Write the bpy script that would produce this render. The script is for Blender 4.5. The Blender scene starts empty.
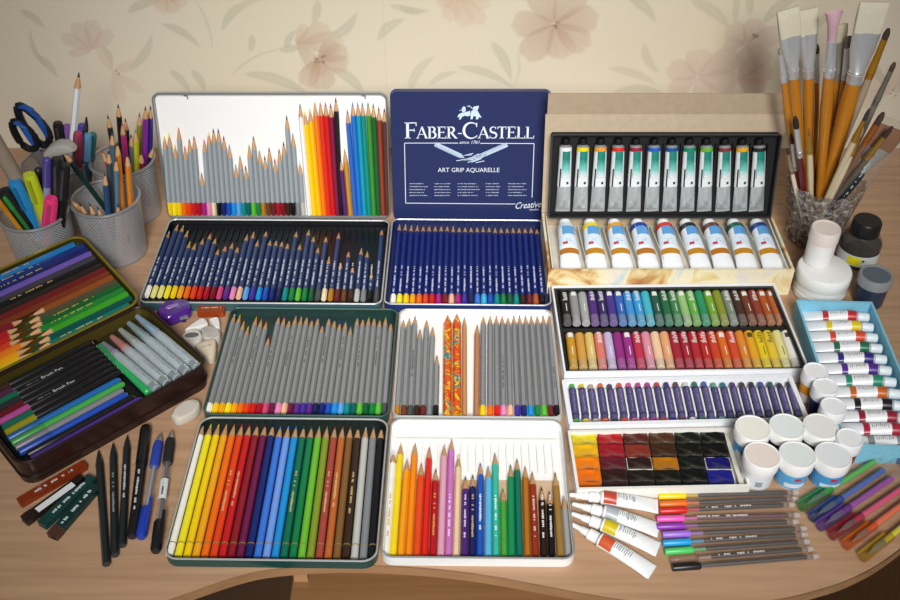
import bpy, bmesh, math, random
import numpy as np
from mathutils import Vector, Matrix

# ---------------------------------------------------------------- camera, world, light, exposure
F, TH, CH = 1020.0, math.radians(40.1), 0.825       # focal length in pixels, downward tilt, height above desk
scene = bpy.context.scene
COL = scene.collection
cam_data = bpy.data.cameras.new('camera')
cam_data.sensor_width = 36.0
cam_data.lens = F / 900.0 * 36.0
cam_data.clip_start = 0.02
cam = bpy.data.objects.new('camera', cam_data)
cam.location = (0, 0, CH)
cam.rotation_euler = (math.pi / 2 - TH, 0, 0)
COL.objects.link(cam)
scene.camera = cam

world = bpy.data.worlds.new('room_daylight')
scene.world = world
world.use_nodes = True
world.node_tree.nodes['Background'].inputs[0].default_value = (0.95, 0.97, 1.0, 1)
world.node_tree.nodes['Background'].inputs[1].default_value = 0.09

def area_light(name, loc, target, sx, sy, power, col, spread=180):
    l = bpy.data.lights.new(name, 'AREA')
    l.shape = 'RECTANGLE'; l.size = sx; l.size_y = sy; l.energy = power; l.color = col
    o = bpy.data.objects.new(name, l)
    o.location = loc; l.spread = math.radians(spread)
    o.rotation_euler = (Vector(target) - Vector(loc)).to_track_quat('-Z', 'Y').to_euler()
    COL.objects.link(o)
    return o
area_light('window_daylight', (0.12, -0.75, 1.45), (0.02, 1.02, 0.04), 0.9, 0.8, 5.3, (1.0, 0.985, 0.965), 41)

scene.view_settings.view_transform = 'Standard'
scene.view_settings.look = 'None'
scene.view_settings.exposure = 0.06
scene.view_settings.gamma = 1.0
scene.view_settings.use_curve_mapping = False

# ---------------------------------------------------------------- measuring helpers (places on the desk, in metres)
CAMP = Vector((0, 0, CH))
def ray(u, v):
    x = (u - 450.0) / F; y = -(v - 300.0) / F
    return Vector((x, math.cos(TH) + y * math.sin(TH), -math.sin(TH) + y * math.cos(TH)))
def G(u, v, z=0.0):                                  # on the level plane z
    d = ray(u, v); return CAMP + d * ((z - CH) / d.z)
def V(u, v, D):                                      # on the upright plane y = D
    d = ray(u, v); return CAMP + d * (D / d.y)
def PL(u, v, p, n):                                  # on any plane
    d = ray(u, v); return CAMP + d * ((p - CAMP).dot(n) / d.dot(n))

# ---------------------------------------------------------------- materials
def lin(h):
    h = h.lstrip('#')
    c = [int(h[i:i + 2], 16) / 255.0 for i in (0, 2, 4)]
    return tuple(x / 12.92 if x <= 0.04045 else ((x + 0.055) / 1.055) ** 2.4 for x in c)
MATS = {}
def mat(hexc, kind='plastic', var=0.06):
    key = (hexc, kind, var)
    if key in MATS: return MATS[key]
    m = bpy.data.materials.new(kind + '_' + hexc.lstrip('#'))
    m.use_nodes = True
    nt = m.node_tree; n = nt.nodes; L = nt.links
    b = n['Principled BSDF']
    c = lin(hexc)
    rough = {'plastic': .38, 'paint': .32, 'paper': .75, 'wood': .6, 'metal': .28, 'foil': .24, 'gloss': .15, 'wax': .5, 'rubber': .8, 'bristle': .8, 'card': .85, 'cloth': .95}.get(kind, .45)
    b.inputs['Roughness'].default_value = rough
    if kind == 'metal': b.inputs['Metallic'].default_value = .55
    if kind == 'foil': b.inputs['Metallic'].default_value = .92
    if kind == 'gloss': b.inputs['Coat Weight'].default_value = .5
    tc = n.new('ShaderNodeTexCoord'); mp = n.new('ShaderNodeMapping'); ns = n.new('ShaderNodeTexNoise')
    sc = {'wood': (900, 90, 900), 'bristle': (2500, 60, 2500), 'card': (120, 120, 120), 'cloth': (300, 300, 300)}.get(kind, (160, 160, 160))
    mp.inputs['Scale'].default_value = sc
    ns.inputs['Scale'].default_value = 1.0; ns.inputs['Detail'].default_value = 2.0
    L.new(tc.outputs['Object'], mp.inputs['Vector']); L.new(mp.outputs['Vector'], ns.inputs['Vector'])
    mx = n.new('ShaderNodeMix'); mx.data_type = 'RGBA'
    v = {'wood': .16, 'bristle': .3, 'card': .12, 'cloth': .35, 'wax': .12}.get(kind, var)
    mx.inputs[6].default_value = tuple(x * (1 - v) for x in c) + (1,)
    mx.inputs[7].default_value = tuple(min(1, x * (1 + v)) for x in c) + (1,)
    L.new(ns.outputs['Fac'], mx.inputs[0]); L.new(mx.outputs[2], b.inputs['Base Color'])
    if kind in ('bristle', 'card', 'cloth', 'rubber'):
        bp = n.new('ShaderNodeBump'); bp.inputs['Strength'].default_value = .3; bp.inputs['Distance'].default_value = .0006
        L.new(ns.outputs['Fac'], bp.inputs['Height']); L.new(bp.outputs['Normal'], b.inputs['Normal'])
    MATS[key] = m
    return m
def clear(hexc, fac=.35, rough=.12):                 # thin see-through plastic or glass
    key = (hexc, 'clear', fac)
    if key in MATS: return MATS[key]
    m = bpy.data.materials.new('clear_' + hexc.lstrip('#')); m.use_nodes = True
    nt = m.node_tree; n = nt.nodes; L = nt.links
    b = n['Principled BSDF']; out = n['Material Output']
    c = lin(hexc)
    b.inputs['Base Color'].default_value = c + (1,); b.inputs['Roughness'].default_value = rough
    t = n.new('ShaderNodeBsdfTransparent'); t.inputs[0].default_value = tuple(.68 + .32 * x for x in c) + (1,)
    ns = n.new('ShaderNodeTexNoise'); ns.inputs['Scale'].default_value = 90
    tc = n.new('ShaderNodeTexCoord'); L.new(tc.outputs['Object'], ns.inputs['Vector'])
    mr = n.new('ShaderNodeMapRange'); mr.inputs[3].default_value = fac * .75; mr.inputs[4].default_value = min(1, fac * 1.25)
    L.new(ns.outputs['Fac'], mr.inputs[0])
    s = n.new('ShaderNodeMixShader'); L.new(mr.outputs[0], s.inputs[0])
    L.new(t.outputs[0], s.inputs[1]); L.new(b.outputs[0], s.inputs[2]); L.new(s.outputs[0], out.inputs['Surface'])
    MATS[key] = m
    return m
def attr_mat(name, rough=.6, attr='Col'):
    m = bpy.data.materials.new(name); m.use_nodes = True
    nt = m.node_tree; n = nt.nodes; L = nt.links; b = n['Principled BSDF']
    a = n.new('ShaderNodeAttribute'); a.attribute_name = attr
    L.new(a.outputs['Color'], b.inputs['Base Color']); b.inputs['Roughness'].default_value = rough
    return m

# ---------------------------------------------------------------- mesh building
class MB:
    def __init__(s): s.v = []; s.f = []; s.uv = None
    def add(s, vs, fs):
        o = len(s.v); s.v += [tuple(v) for v in vs]; s.f += [tuple(i + o for i in f) for f in fs]
        return s
    def box(s, c, d, M=None):
        x, y, z = d[0] / 2, d[1] / 2, d[2] / 2
        vs = [Vector((c[0] + a * x, c[1] + b * y, c[2] + e * z)) for e in (-1, 1) for b in (-1, 1) for a in (-1, 1)]
        if M is not None: vs = [M @ v for v in vs]
        return s.add(vs, [(0, 2, 3, 1), (4, 5, 7, 6), (0, 1, 5, 4), (2, 6, 7, 3), (0, 4, 6, 2), (1, 3, 7, 5)])
    def loft(s, secs, seg=14, caps=True, e=2.0, axis='y', a0=0.0, a1=None):
        # secs: (t, half width, half height, centre shift); a0..a1 in degrees makes an open patch
        full = a1 is None
        k = seg if full else seg + 1
        vs = []
        for sct in secs:
            t, a = sct[0], sct[1]; b = sct[2] if len(sct) > 2 else a; zc = sct[3] if len(sct) > 3 else 0
            for i in range(k):
                an = 2 * math.pi * i / seg if full else math.radians(a0 + (a1 - a0) * i / seg)
                ca, sa = math.cos(an), math.sin(an)
                x = a * math.copysign(abs(ca) ** (2 / e), ca); z = b * math.copysign(abs(sa) ** (2 / e), sa) + zc
                vs.append((x, t, z) if axis == 'y' else (x, z, t))
        fs = []
        for j in range(len(secs) - 1):
            for i in range(k if full else k - 1):
                i2 = (i + 1) % k
                fs.append((j * k + i, j * k + i2, (j + 1) * k + i2, (j + 1) * k + i))
        if caps and full:
            fs.append(tuple(range(k))); fs.append(tuple((len(secs) - 1) * k + i for i in range(k)))
        return s.add(vs, fs)
    def tube_path(s, pts, r, seg=8, closed=False):
        n = len(pts); pts = [Vector(p) for p in pts]; vs = []
        for i, p in enumerate(pts):
            if closed: d = pts[(i + 1) % n] - pts[i - 1]
            else: d = pts[min(i + 1, n - 1)] - pts[max(i - 1, 0)]
            d.normalize()
            up = Vector((0, 0, 1)) if abs(d.z) < .9 else Vector((0, 1, 0))
            x = d.cross(up).normalized(); y = x.cross(d)
            rr = r[i] if isinstance(r, (list, tuple)) else r
            for k in range(seg):
                a = 2 * math.pi * k / seg
                vs.append(p + x * (rr * math.cos(a)) + y * (rr * math.sin(a)))
        fs = []
        for i in range(n if closed else n - 1):
            j = (i + 1) % n
            for k in range(seg):
                k2 = (k + 1) % seg
                fs.append((i * seg + k, i * seg + k2, j * seg + k2, j * seg + k))
        if not closed: fs += [tuple(range(seg)), tuple((n - 1) * seg + k for k in range(seg))]
        return s.add(vs, fs)
    def prism(s, poly, z0, z1):
        n = len(poly)
        vs = [(p[0], p[1], z0) for p in poly] + [(p[0], p[1], z1) for p in poly]
        return s.add(vs, [tuple(range(n))[::-1], tuple(range(n, 2 * n))] + [(i, (i + 1) % n, n + (i + 1) % n, n + i) for i in range(n)])
    def mesh(s, name, sharp=35, recalc=True):
        me = bpy.data.meshes.new(name)
        me.from_pydata(s.v, [], s.f)
        if recalc:
            bm = bmesh.new(); bm.from_mesh(me); bmesh.ops.recalc_face_normals(bm, faces=bm.faces); bm.to_mesh(me); bm.free()
        me.polygons.foreach_set('use_smooth', [True] * len(me.polygons))
        me.set_sharp_from_angle(angle=math.radians(sharp))
        me.materials.append(None)
        return me
CACHE = {}
def cached(key, fn, sharp=35):
    if key not in CACHE: CACHE[key] = fn().mesh(str(key[0]), sharp)
    return CACHE[key]
def rr(w, d, r, n=5, cx=0, cy=0):                    # rounded rectangle loop
    pts = []
    for (sx, sy, a0) in ((1, 1, 0), (-1, 1, 90), (-1, -1, 180), (1, -1, 270)):
        for i in range(n + 1):
            a = math.radians(a0 + 90 * i / n)
            pts.append((cx + sx * (w / 2 - r) + r * math.cos(a), cy + sy * (d / 2 - r) + r * math.sin(a)))
    return pts
def tray(w, d, h, wall, floor, r, n=5):              # open box with rounded corners, origin at bottom centre
    mb = MB(); A = rr(w, d, r, n); B = rr(w - 2 * wall, d - 2 * wall, max(r - wall, .0004), n); k = len(A)
    vs = [(x, y, 0) for x, y in A] + [(x, y, h) for x, y in A] + [(x, y, h) for x, y in B] + [(x, y, floor) for x, y in B]
    fs = [tuple(range(k))[::-1], tuple(range(3 * k, 4 * k))]
    for l in range(3):
        for i in range(k):
            j = (i + 1) % k; fs.append((l * k + i, l * k + j, (l + 1) * k + j, (l + 1) * k + i))
    return mb.add(vs, fs)
# ---------------------------------------------------------------- objects
def part(name, me, m, parent=None, loc=None, rot=None, label=None):
    if isinstance(me, MB): me = me.mesh(name)
    o = bpy.data.objects.new(name, me); COL.objects.link(o)
    if not len(me.materials): me.materials.append(None)
    o.material_slots[0].link = 'OBJECT'; o.material_slots[0].material = m
    if parent: o.parent = parent
    if loc: o.location = loc
    if rot: o.rotation_euler = rot
    if label: o['label'] = label
    return o
def tag(o, label, cat, group=None):
    o['label'] = label; o['category'] = cat
    if group: o['group'] = group
    nw = len(label.split())
    if not 4 <= nw <= 16: print('LABEL LENGTH', nw, label)
    return o
def thing(name, label, cat, group=None, loc=(0, 0, 0), rz=0.0):
    o = bpy.data.objects.new(name, None); COL.objects.link(o)
    o.empty_display_size = .01
    o.location = loc; o.rotation_euler = (0, 0, rz)
    return tag(o, label, cat, group)
def aim(o, p0, p1, up=(0, 0, 1)):                    # origin at p0, local +Y towards p1, local +Z towards up
    p0, p1 = Vector(p0), Vector(p1)
    y = (p1 - p0).normalized(); u = Vector(up)
    x = y.cross(u)
    x = x.normalized() if x.length > 1e-6 else Vector((1, 0, 0))
    z = x.cross(y)
    M = Matrix((x, y, z)).transposed().to_4x4(); M.translation = p0
    o.matrix_world = M
    return (p1 - p0).length
def struct(name, me, m, parent=None):
    o = part(name, me, m, parent)
    if parent is None: o['kind'] = 'structure'
    return o
ONES = ['first', 'second', 'third', 'fourth', 'fifth', 'sixth', 'seventh', 'eighth', 'ninth', 'tenth', 'eleventh', 'twelfth', 'thirteenth', 'fourteenth', 'fifteenth', 'sixteenth', 'seventeenth', 'eighteenth', 'nineteenth', 'twentieth']
def nth(i):
    if i <= 20: return ONES[i - 1]
    if i == 30: return 'thirtieth'
    return ('twenty-' if i < 30 else 'thirty-') + ONES[i % 10 - 1]
# named colours
C = dict(white='#f0efe8', cream='#e9dcb4', paleyellow='#e8e08a', lemon='#f2e420', yellow='#f4cf10', amber='#f0a81c', orange='#ee6f12', redorange='#e2431a',
         red='#cf1f1d', crimson='#a81428', darkred='#7c1420', magenta='#a8237e', wine='#6a1740', pink='#e38bbd', rose='#d2487c', peach='#f0b995', lilac='#b58ed0',
         purple='#5c2a86', violet='#43309a', indigo='#1c2350', navy='#18286e', blue='#1d4fb6', midblue='#3a76d6', skyblue='#5aa4e6', azure='#1a90d8', cyan='#42b6dc',
         teal='#0d8a86', darkteal='#0b5f5c', green='#15803e', darkgreen='#155a34', lightgreen='#5fbb3a', mint='#5fc8a0', olive='#82962a', ochre='#b57a24', tan='#c79a5a',
         terracotta='#b5562a', brown='#6b3f22', maroon='#6a2626', darkbrown='#38241a', lightgrey='#bdbdb6', grey='#7f8488', darkgrey='#474c4e', black='#15151a', silver='#b9bcc0')
NAME = dict(paleyellow='pale yellow', redorange='red-orange', darkred='dark red', midblue='mid blue', skyblue='sky blue', darkteal='dark teal', darkgreen='dark green',
            lightgreen='light green', darkbrown='dark brown', lightgrey='light grey', darkgrey='dark grey')
def cn(k): return NAME.get(k, k)
WOOD = mat('#c89a6c', 'wood')
# ---------------------------------------------------------------- the setting: wallpapered wall, desk, floor
WD = 1.34
def wallpaper():
    xs = np.linspace(-1.0, 1.0, 1180)
    zs = np.concatenate([np.linspace(-0.74, -0.03, 4), np.linspace(-0.02, 0.36, 226), np.linspace(0.40, 1.7, 6)])
    X, Z = np.meshgrid(xs, zs)
    col = np.empty(X.shape + (3,)); col[:] = lin('#e0d6c0')
    rng = np.random.RandomState(4)
    def soft(d, w): return np.clip(.5 - d / w, 0, 1)
    def blend(mask, c):
        c = np.array(c); col[:] = col * (1 - mask[..., None]) + c * mask[..., None]
    def wp(u, v):
        p = V(u, v, WD); return p.x, p.z
    def leaf(u0, v0, u1, v1, wpx, bend, op=.52, c='#b5b49c'):
        x0, z0 = wp(u0, v0); x1, z1 = wp(u1, v1)
        dx, dz = x1 - x0, z1 - z0; Ln = math.hypot(dx, dz); w = wpx * .00112
        box = (X > min(x0, x1) - .05) & (X < max(x0, x1) + .05) & (Z > min(z0, z1) - .05) & (Z < max(z0, z1) + .05)
        s = ((X - x0) * dx + (Z - z0) * dz) / Ln ** 2
        q = (-(X - x0) * dz + (Z - z0) * dx) / Ln
        sc = np.clip(s, 0, 1)
        q = q - bend * .0014 * 4 * sc * (1 - sc)
        prof = w * (np.sin(np.pi * sc ** .8) ** .8) + .0004
        m = soft(np.abs(q) - prof, .003) * ((s > -.02) & (s < 1.02)) * box
        vein = .75 + .25 * np.clip(np.abs(q) / (w * .3), 0, 1)
        blend(m * op * vein, lin(c))
    def petal(u, v, ang, ln, wpx, op=.6, c='#d3a492', edge='#dfc0a8', ruffle=.045):
        x0, z0 = wp(u, v); a = math.radians(ang); dx, dz = math.cos(a), math.sin(a)
        Ln = ln * .0014; w = wpx * .0014
        s = ((X - x0) * dx + (Z - z0) * dz) / Ln; q = (-(X - x0) * dz + (Z - z0) * dx) / w
        th = np.arctan2(q, s - .55)
        rad = np.sqrt(((s - .52) / .52) ** 2 + (q / (.30 + .7 * np.clip(s, 0, 1))) ** 2)
        rad = rad * (1 + ruffle * np.sin(th * 5 + ang) * np.clip(s, 0, 1))
        m = np.clip((1.0 - rad) / .14, 0, 1)
        t = np.clip(s, 0, 1)
        veins = .5 + .5 * np.sin(q / (.25 + s.clip(.05, 1)) * 16)
        cc = np.array(lin(c))[None, None] * (1 - t[..., None]) + np.array(lin(edge))[None, None] * t[..., None]
        cc = cc * np.array([.94, 1.02, 1.02]) * (1 - .05 * veins[..., None]) * (1 - .10 * np.clip((rad - .8) / .2, 0, 1)[..., None])
        mm = (m * op * .92)[..., None]
        col[:] = col * (1 - mm) + cc * mm
    def dots(u, v, n, r, c='#6e4438'):
        for k in range(n):
            x, z = wp(u + rng.uniform(-r, r), v + rng.uniform(-r, r) * .7)
            blend(soft(np.hypot(X - x, Z - z) - .0014, .0014) * .7, lin(c))
    LV = [(128, 12, 160, 2, 5, 3), (195, 0, 212, 47, .8, 4), (222, 30, 260, 0, 5, 7), (162, 24, 200, 47, 5, 4), (130, 68, 152, 35, 5, -4), (170, 70, 190, 92, 5, 2), (192, 70, 205, 92, 5, 2),
          (232, 75, 280, 49, .8, 5), (245, 74, 312, 98, 7, 7), (252, 35, 250, 52, 4, 1), (318, 0, 313, 25, 5, 1), (328, 38, 357, 12, 6, -5), (331, 69, 364, 95, 7, 5), (378, 40, 405, 19, 6, 4),
          (390, 5, 430, 11, 4, -2), (410, 90, 435, 56, 6, 5), (430, 84, 458, 72, 4, 3), (458, 67, 513, 88, 5, 5), (492, 42, 511, 80, 6, 3), (517, 53, 514, 85, .8, 4), (626, -6, 656, 22, 6, 3),
          (644, 44, 659, 73, 5, -4), (609, 68, 656, 84, 5, 3), (692, 1, 729, 28, 7, 4), (737, -5, 735, 22, 4, 0), (750, -8, 750, 16, 5, 0), (764, 22, 800, -4, 7, 4), (612, 94, 668, 97, 9, 5),
          (400, 7, 424, 12, 4, -2), (37, 55, 58, 78, 5, 2), (45, 66, 30, 30, 3, 4), (100, 45, 112, 66, 4, 3), (286, 48, 296, 30, 4, 2), (280, 50, 300, 47, 5, 0), (540, -5, 560, -2, 4, 0),
          (860, 60, 885, 88, 6, 4), (835, 12, 815, 30, 5, -3), (20, 10, 45, 28, 5, 2)]
    for l in LV: leaf(*l)
    def flower(u, v, petals, ndots=0, **k):
        for (a, ln, w) in petals: petal(u, v, a, ln * 1.04, w * 1.18, **k)
        if ndots: dots(u + 2, v + 1, ndots, 5)
    flower(92, 50, [(150, 30, 9), (40, 30, 9), (110, 30, 11), (75, 32, 11), (190, 24, 6)], 0, c='#cfa596', edge='#d8bca8', op=.55)
    flower(112, 72, [(100, 26, 9), (-40, 34, 8), (-85, 34, 9), (20, 30, 8)], 3, op=.45)
    flower(166, -4, [(-20, 20, 8), (-70, 18, 9), (-120, 18, 9), (180, 20, 7)], 0)
    flower(296, 45, [(62, 24, 7), (30, 38, 13), (5, 46, 15), (-50, 40, 12)], 0, c='#c8a188', edge='#dcc3a6', op=.65)
    flower(318, 58, [(15, 30, 13), (-18, 30, 13), (-85, 34, 17), (-118, 34, 13), (45, 26, 10)], 9, c='#b98d76', edge='#d6b89e', op=.65)
    flower(458, -6, [(-20, 32, 10), (-75, 34, 12), (-110, 28, 11), (-150, 22, 9), (-50, 38, 10)], 3, c='#d3a18c', edge='#dfbda6')
    flower(554, 24, [(60, 42, 19), (120, 40, 17), (10, 42, 18), (180, 40, 17), (235, 44, 19), (-70, 38, 18), (-35, 42, 17)], 8, c='#b98e78', edge='#d6b9a0', op=.68)
    flower(697, 77, [(95, 30, 17), (160, 32, 15), (215, 30, 14), (35, 44, 18), (-10, 42, 17), (-60, 26, 14)], 0, c='#c9a0a0', edge='#dcbca8', op=.62)
    flower(738, 80, [(60, 28, 13), (15, 34, 13), (-25, 30, 13)], 0, c='#d09a8a', edge='#dcb6a2', op=.6)
    flower(746, 44, [(135, 28, 13), (75, 26, 14), (20, 34, 15), (-40, 34, 13), (-80, 22, 12), (180, 22, 10)], 0, c='#c8a296', edge='#dcbfae', op=.62)
    dots(753, 37, 8, 5, '#5a3a3c')
    flower(447, 8, [(0, 12, 5), (90, 12, 6)], 0)
    flower(890, 92, [(90, 34, 15), (150, 32, 13), (200, 34, 13), (30, 40, 15)], 3, op=.4)
    # printed clouding and the seam between two strips
    for k in range(26):
        x, z = rng.uniform(-1, 1), rng.uniform(0, .35)
        blend(np.exp(-((X - x) ** 2 + (Z - z) ** 2) / .0045) * .22, lin('#dfc9a0' if k % 2 else '#efe2c6'))
    xs_ = wp(385, 40)[0]
    blend(soft(np.abs(X - xs_) - .0005, .001) * .35, lin('#b9a17c'))
    ny, nx = X.shape
    verts = np.stack([X, np.full_like(X, WD), Z], -1).reshape(-1, 3)
    i = np.arange(ny * nx).reshape(ny, nx)
    faces = np.stack([i[:-1, :-1], i[:-1, 1:], i[1:, 1:], i[1:, :-1]], -1).reshape(-1, 4)
    me = bpy.data.meshes.new('wall_back')
    me.vertices.add(len(verts)); me.vertices.foreach_set('co', verts.ravel().astype(np.float32))
    me.loops.add(faces.size); me.loops.foreach_set('vertex_index', faces.ravel().astype(np.int32))
    me.polygons.add(len(faces)); me.polygons.foreach_set('loop_start', np.arange(0, faces.size, 4, dtype=np.int32))
    me.update(); me.validate()
    ca = me.color_attributes.new('Col', 'FLOAT_COLOR', 'POINT')
    ca.data.foreach_set('color', np.concatenate([col.reshape(-1, 3), np.ones((ny * nx, 1))], 1).ravel().astype(np.float32))
    m = attr_mat('wallpaper', .7)
    nt = m.node_tree; ns = nt.nodes.new('ShaderNodeTexNoise'); ns.inputs['Scale'].default_value = 400
    tc = nt.nodes.new('ShaderNodeTexCoord'); nt.links.new(tc.outputs['Object'], ns.inputs['Vector'])
    bp = nt.nodes.new('ShaderNodeBump'); bp.inputs['Strength'].default_value = .15; bp.inputs['Distance'].default_value = .0005
    nt.links.new(ns.outputs['Fac'], bp.inputs['Height']); nt.links.new(bp.outputs['Normal'], nt.nodes['Principled BSDF'].inputs['Normal'])
    me.materials.append(None)
    o = part('wall_back', me, m); o['kind'] = 'structure'
    return o
wallpaper()

def desk_mat(name, c0, c1, scale=(6, 130, 130)):
    m = bpy.data.materials.new(name); m.use_nodes = True
    nt = m.node_tree; n = nt.nodes; L = nt.links; b = n['Principled BSDF']
    tc = n.new('ShaderNodeTexCoord'); mp = n.new('ShaderNodeMapping'); mp.inputs['Scale'].default_value = scale
    ns = n.new('ShaderNodeTexNoise'); ns.inputs['Scale'].default_value = 1.0; ns.inputs['Detail'].default_value = 5.0; ns.inputs['Distortion'].default_value = .3
    cr = n.new('ShaderNodeValToRGB')
    cr.color_ramp.elements[0].position = .3; cr.color_ramp.elements[0].color = lin(c0) + (1,)
    cr.color_ramp.elements[1].position = .7; cr.color_ramp.elements[1].color = lin(c1) + (1,)
    L.new(tc.outputs['Object'], mp.inputs['Vector']); L.new(mp.outputs['Vector'], ns.inputs['Vector'])
    L.new(ns.outputs['Fac'], cr.inputs['Fac']); L.new(cr.outputs['Color'], b.inputs['Base Color'])
    b.inputs['Roughness'].default_value = .42
    bp = n.new('ShaderNodeBump'); bp.inputs['Strength'].default_value = .06; bp.inputs['Distance'].default_value = .0004
    L.new(ns.outputs['Fac'], bp.inputs['Height']); L.new(bp.outputs['Normal'], b.inputs['Normal'])
    return m
BEECH = desk_mat('beech_laminate', '#a88466', '#bc9878')
BEECH_EDGE = desk_mat('beech_edging', '#96704e', '#a67e5a')
BEECH_DARK = desk_mat('beech_board', '#a67c54', '#b88d64')
def smooth_line(pts, n=6):
    out = []
    for i in range(len(pts) - 1):
        p0, p1, p2, p3 = [Vector(pts[max(0, min(len(pts) - 1, j))]) for j in (i - 1, i, i + 1, i + 2)]
        for k in range(n):
            t = k / n
            out.append(.5 * ((2 * p1) + (p2 - p0) * t + (2 * p0 - 5 * p1 + 4 * p2 - p3) * t * t + (3 * p1 - p0 - 3 * p2 + p3) * t ** 3))
    out.append(Vector(pts[-1])); return out
edge_px = [(60, 640), (120, 617), (180, 595), (247, 573), (297, 566), (350, 564), (420, 567), (482, 574), (544, 585), (610, 597), (690, 606), (767, 600), (811, 591), (855, 576), (900, 548)]
front = [G(u, v)[:2] for u, v in edge_px]
front = [(-.72, .40), (-.55, .43)] + front + [(.55, .69), (.64, .82), (.70, 1.0), (.72, 1.16), (.72, WD - .001)]
front = [tuple(p[:2]) for p in smooth_line([Vector((a, b, 0)) for a, b in front], 7)]
outline = front + [(-.95, WD - .001), (-.95, .40)]
desk = thing('desk', 'light beech desk with a curved front edge under all the art supplies', 'desk', loc=(0, 0, -.74))
def desk_top():
    return MB().prism(outline, .7270, .74)
part('desk_top', desk_top(), BEECH, desk)
def edging():
    mb = MB()
    for i in range(len(front) - 1):
        a, b = Vector(front[i]), Vector(front[i + 1]); d = (b - a); nrm = Vector((d.y, -d.x)).normalized() * .0012
        mb.add([(a.x + nrm.x, a.y + nrm.y, .7272), (b.x + nrm.x, b.y + nrm.y, .7272), (b.x + nrm.x, b.y + nrm.y, .7396), (a.x + nrm.x, a.y + nrm.y, .7396)], [(0, 1, 2, 3)])
    return mb
part('edging', edging(), BEECH_EDGE, desk)
part('drawer_divider', MB().box((-.1465, .80, .716), (.0135, .42, .022)), BEECH_DARK, desk)
part('drawer_front', MB().box((.085, .622, .716), (.44, .016, .021)), desk_mat('shaded_drawer_board', '#5e3c22', '#6e4a2c'), desk)  # shade of the recess under the desk put into the dark brown
part('drawer_shelf', MB().box((.075, .77, .697), (.46, .42, .016)), desk_mat('shaded_shelf_board', '#7c5836', '#8c6642'), desk)  # board darkened too, as shade below the desk top
part('shelf_lip', MB().box((.075, .553, .696), (.46, .016, .020)), BEECH, desk)
for sx in (-.80, .60):
    part('side_panel', MB().box((sx, .95, .363), (.022, .62, .726)), BEECH_DARK, desk)
carpet = mat('#5c422c', 'cloth')
struct('floor', MB().box((0, .3, -.765), (5, 4.2, .05)), carpet)
# ---------------------------------------------------------------- tins
def fit(bl, br, fl, fr, z):                          # back-left, back-right, front-left, front-right rim corners
    a, b, c, d = [G(u, v, z) for u, v in (bl, br, fl, fr)]
    w = ((b - a).length + (d - c).length) / 2
    dd = ((a + b) / 2 - (c + d) / 2)
    e = ((b - a) + (d - c)); rz = math.atan2(e.y, e.x)
    ctr = (a + b + c + d) / 4
    return ctr, w, dd.length, rz
def rim_mesh(w, d, h, r, rad=.0011):
    return MB().tube_path([(x, y, h) for x, y in rr(w, d, r, 6)], rad, 6, True)
def tin(name, label, corners, h, outer, inner, rimc, r=.012, wall=.0013, group=None, insert=None, floor=.0016):
    ctr, w, d, rz = fit(*corners, h)
    t = thing(name, label, 'tin', group, (ctr.x, ctr.y, 0), rz)
    part('body', tray(w, d, h, wall, floor * .5, r), mat(outer, 'paint'), t)
    part('lining', tray(w - 2 * wall - .0004, d - 2 * wall - .0004, h - .0012, .0006, floor, r - wall), mat(inner, 'plastic' if inner != '#f2f2ee' else 'gloss'), t, (0, 0, .0003))
    part('rolled_rim', rim_mesh(w - wall, d - wall, h, r - wall / 2), mat(rimc, 'metal'), t)
    if insert:
        mb = MB(); y0, y1, n, hh = insert
        yy0, yy1 = -d / 2 + d * y0, -d / 2 + d * y1
        for i in range(n):
            x = -w / 2 + .012 + (w - .024) * i / (n - 1)
            mb.box((x, (yy0 + yy1) / 2, floor + hh / 2 + .0004), (.0022, yy1 - yy0, hh))
        mb.box((0, yy1 + .002, floor + hh * .6), (w - .010, .003, hh * 1.2))
        part('ridged_insert', mb, mat(inner, 'plastic'), t)
    return t, w, d, rz

# ---------------------------------------------------------------- pencils
def hexring(R, t, scal=0.0):
    vs = []
    for i in range(12):
        a = math.radians(30 * i); corner = i % 2 == 0
        r = R if corner else R * .866
        vs.append((r * math.cos(a), t + (0 if corner else scal), r * math.sin(a)))
    return vs
def ring(R, t, n=12): return [(R * math.cos(2 * math.pi * i / n), t, R * math.sin(2 * math.pi * i / n)) for i in range(n)]
def skin(rings, c0=True, c1=True):
    n = len(rings[0]); vs = [v for r in rings for v in r]; fs = []
    for j in range(len(rings) - 1):
        for i in range(n): fs.append((j * n + i, j * n + (i + 1) % n, (j + 1) * n + (i + 1) % n, (j + 1) * n + i))
    if c0: fs.append(tuple(range(n)))
    if c1: fs.append(tuple((len(rings) - 1) * n + i for i in range(n)))
    return MB().add(vs, fs)
def print_strip(kind):
    rnd = random.Random(kind); mb = MB(); t = 0.0
    while t < .052:
        ln = rnd.uniform(.0009, .0028)
        if rnd.random() < .82: mb.box((rnd.uniform(-.0002, .0002), t + ln / 2, 0), (rnd.uniform(.0014, .0022), ln * .72, .00012))
        t += ln
        if rnd.random() < .10: t += .004
    return mb
PGRP = {}
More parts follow.
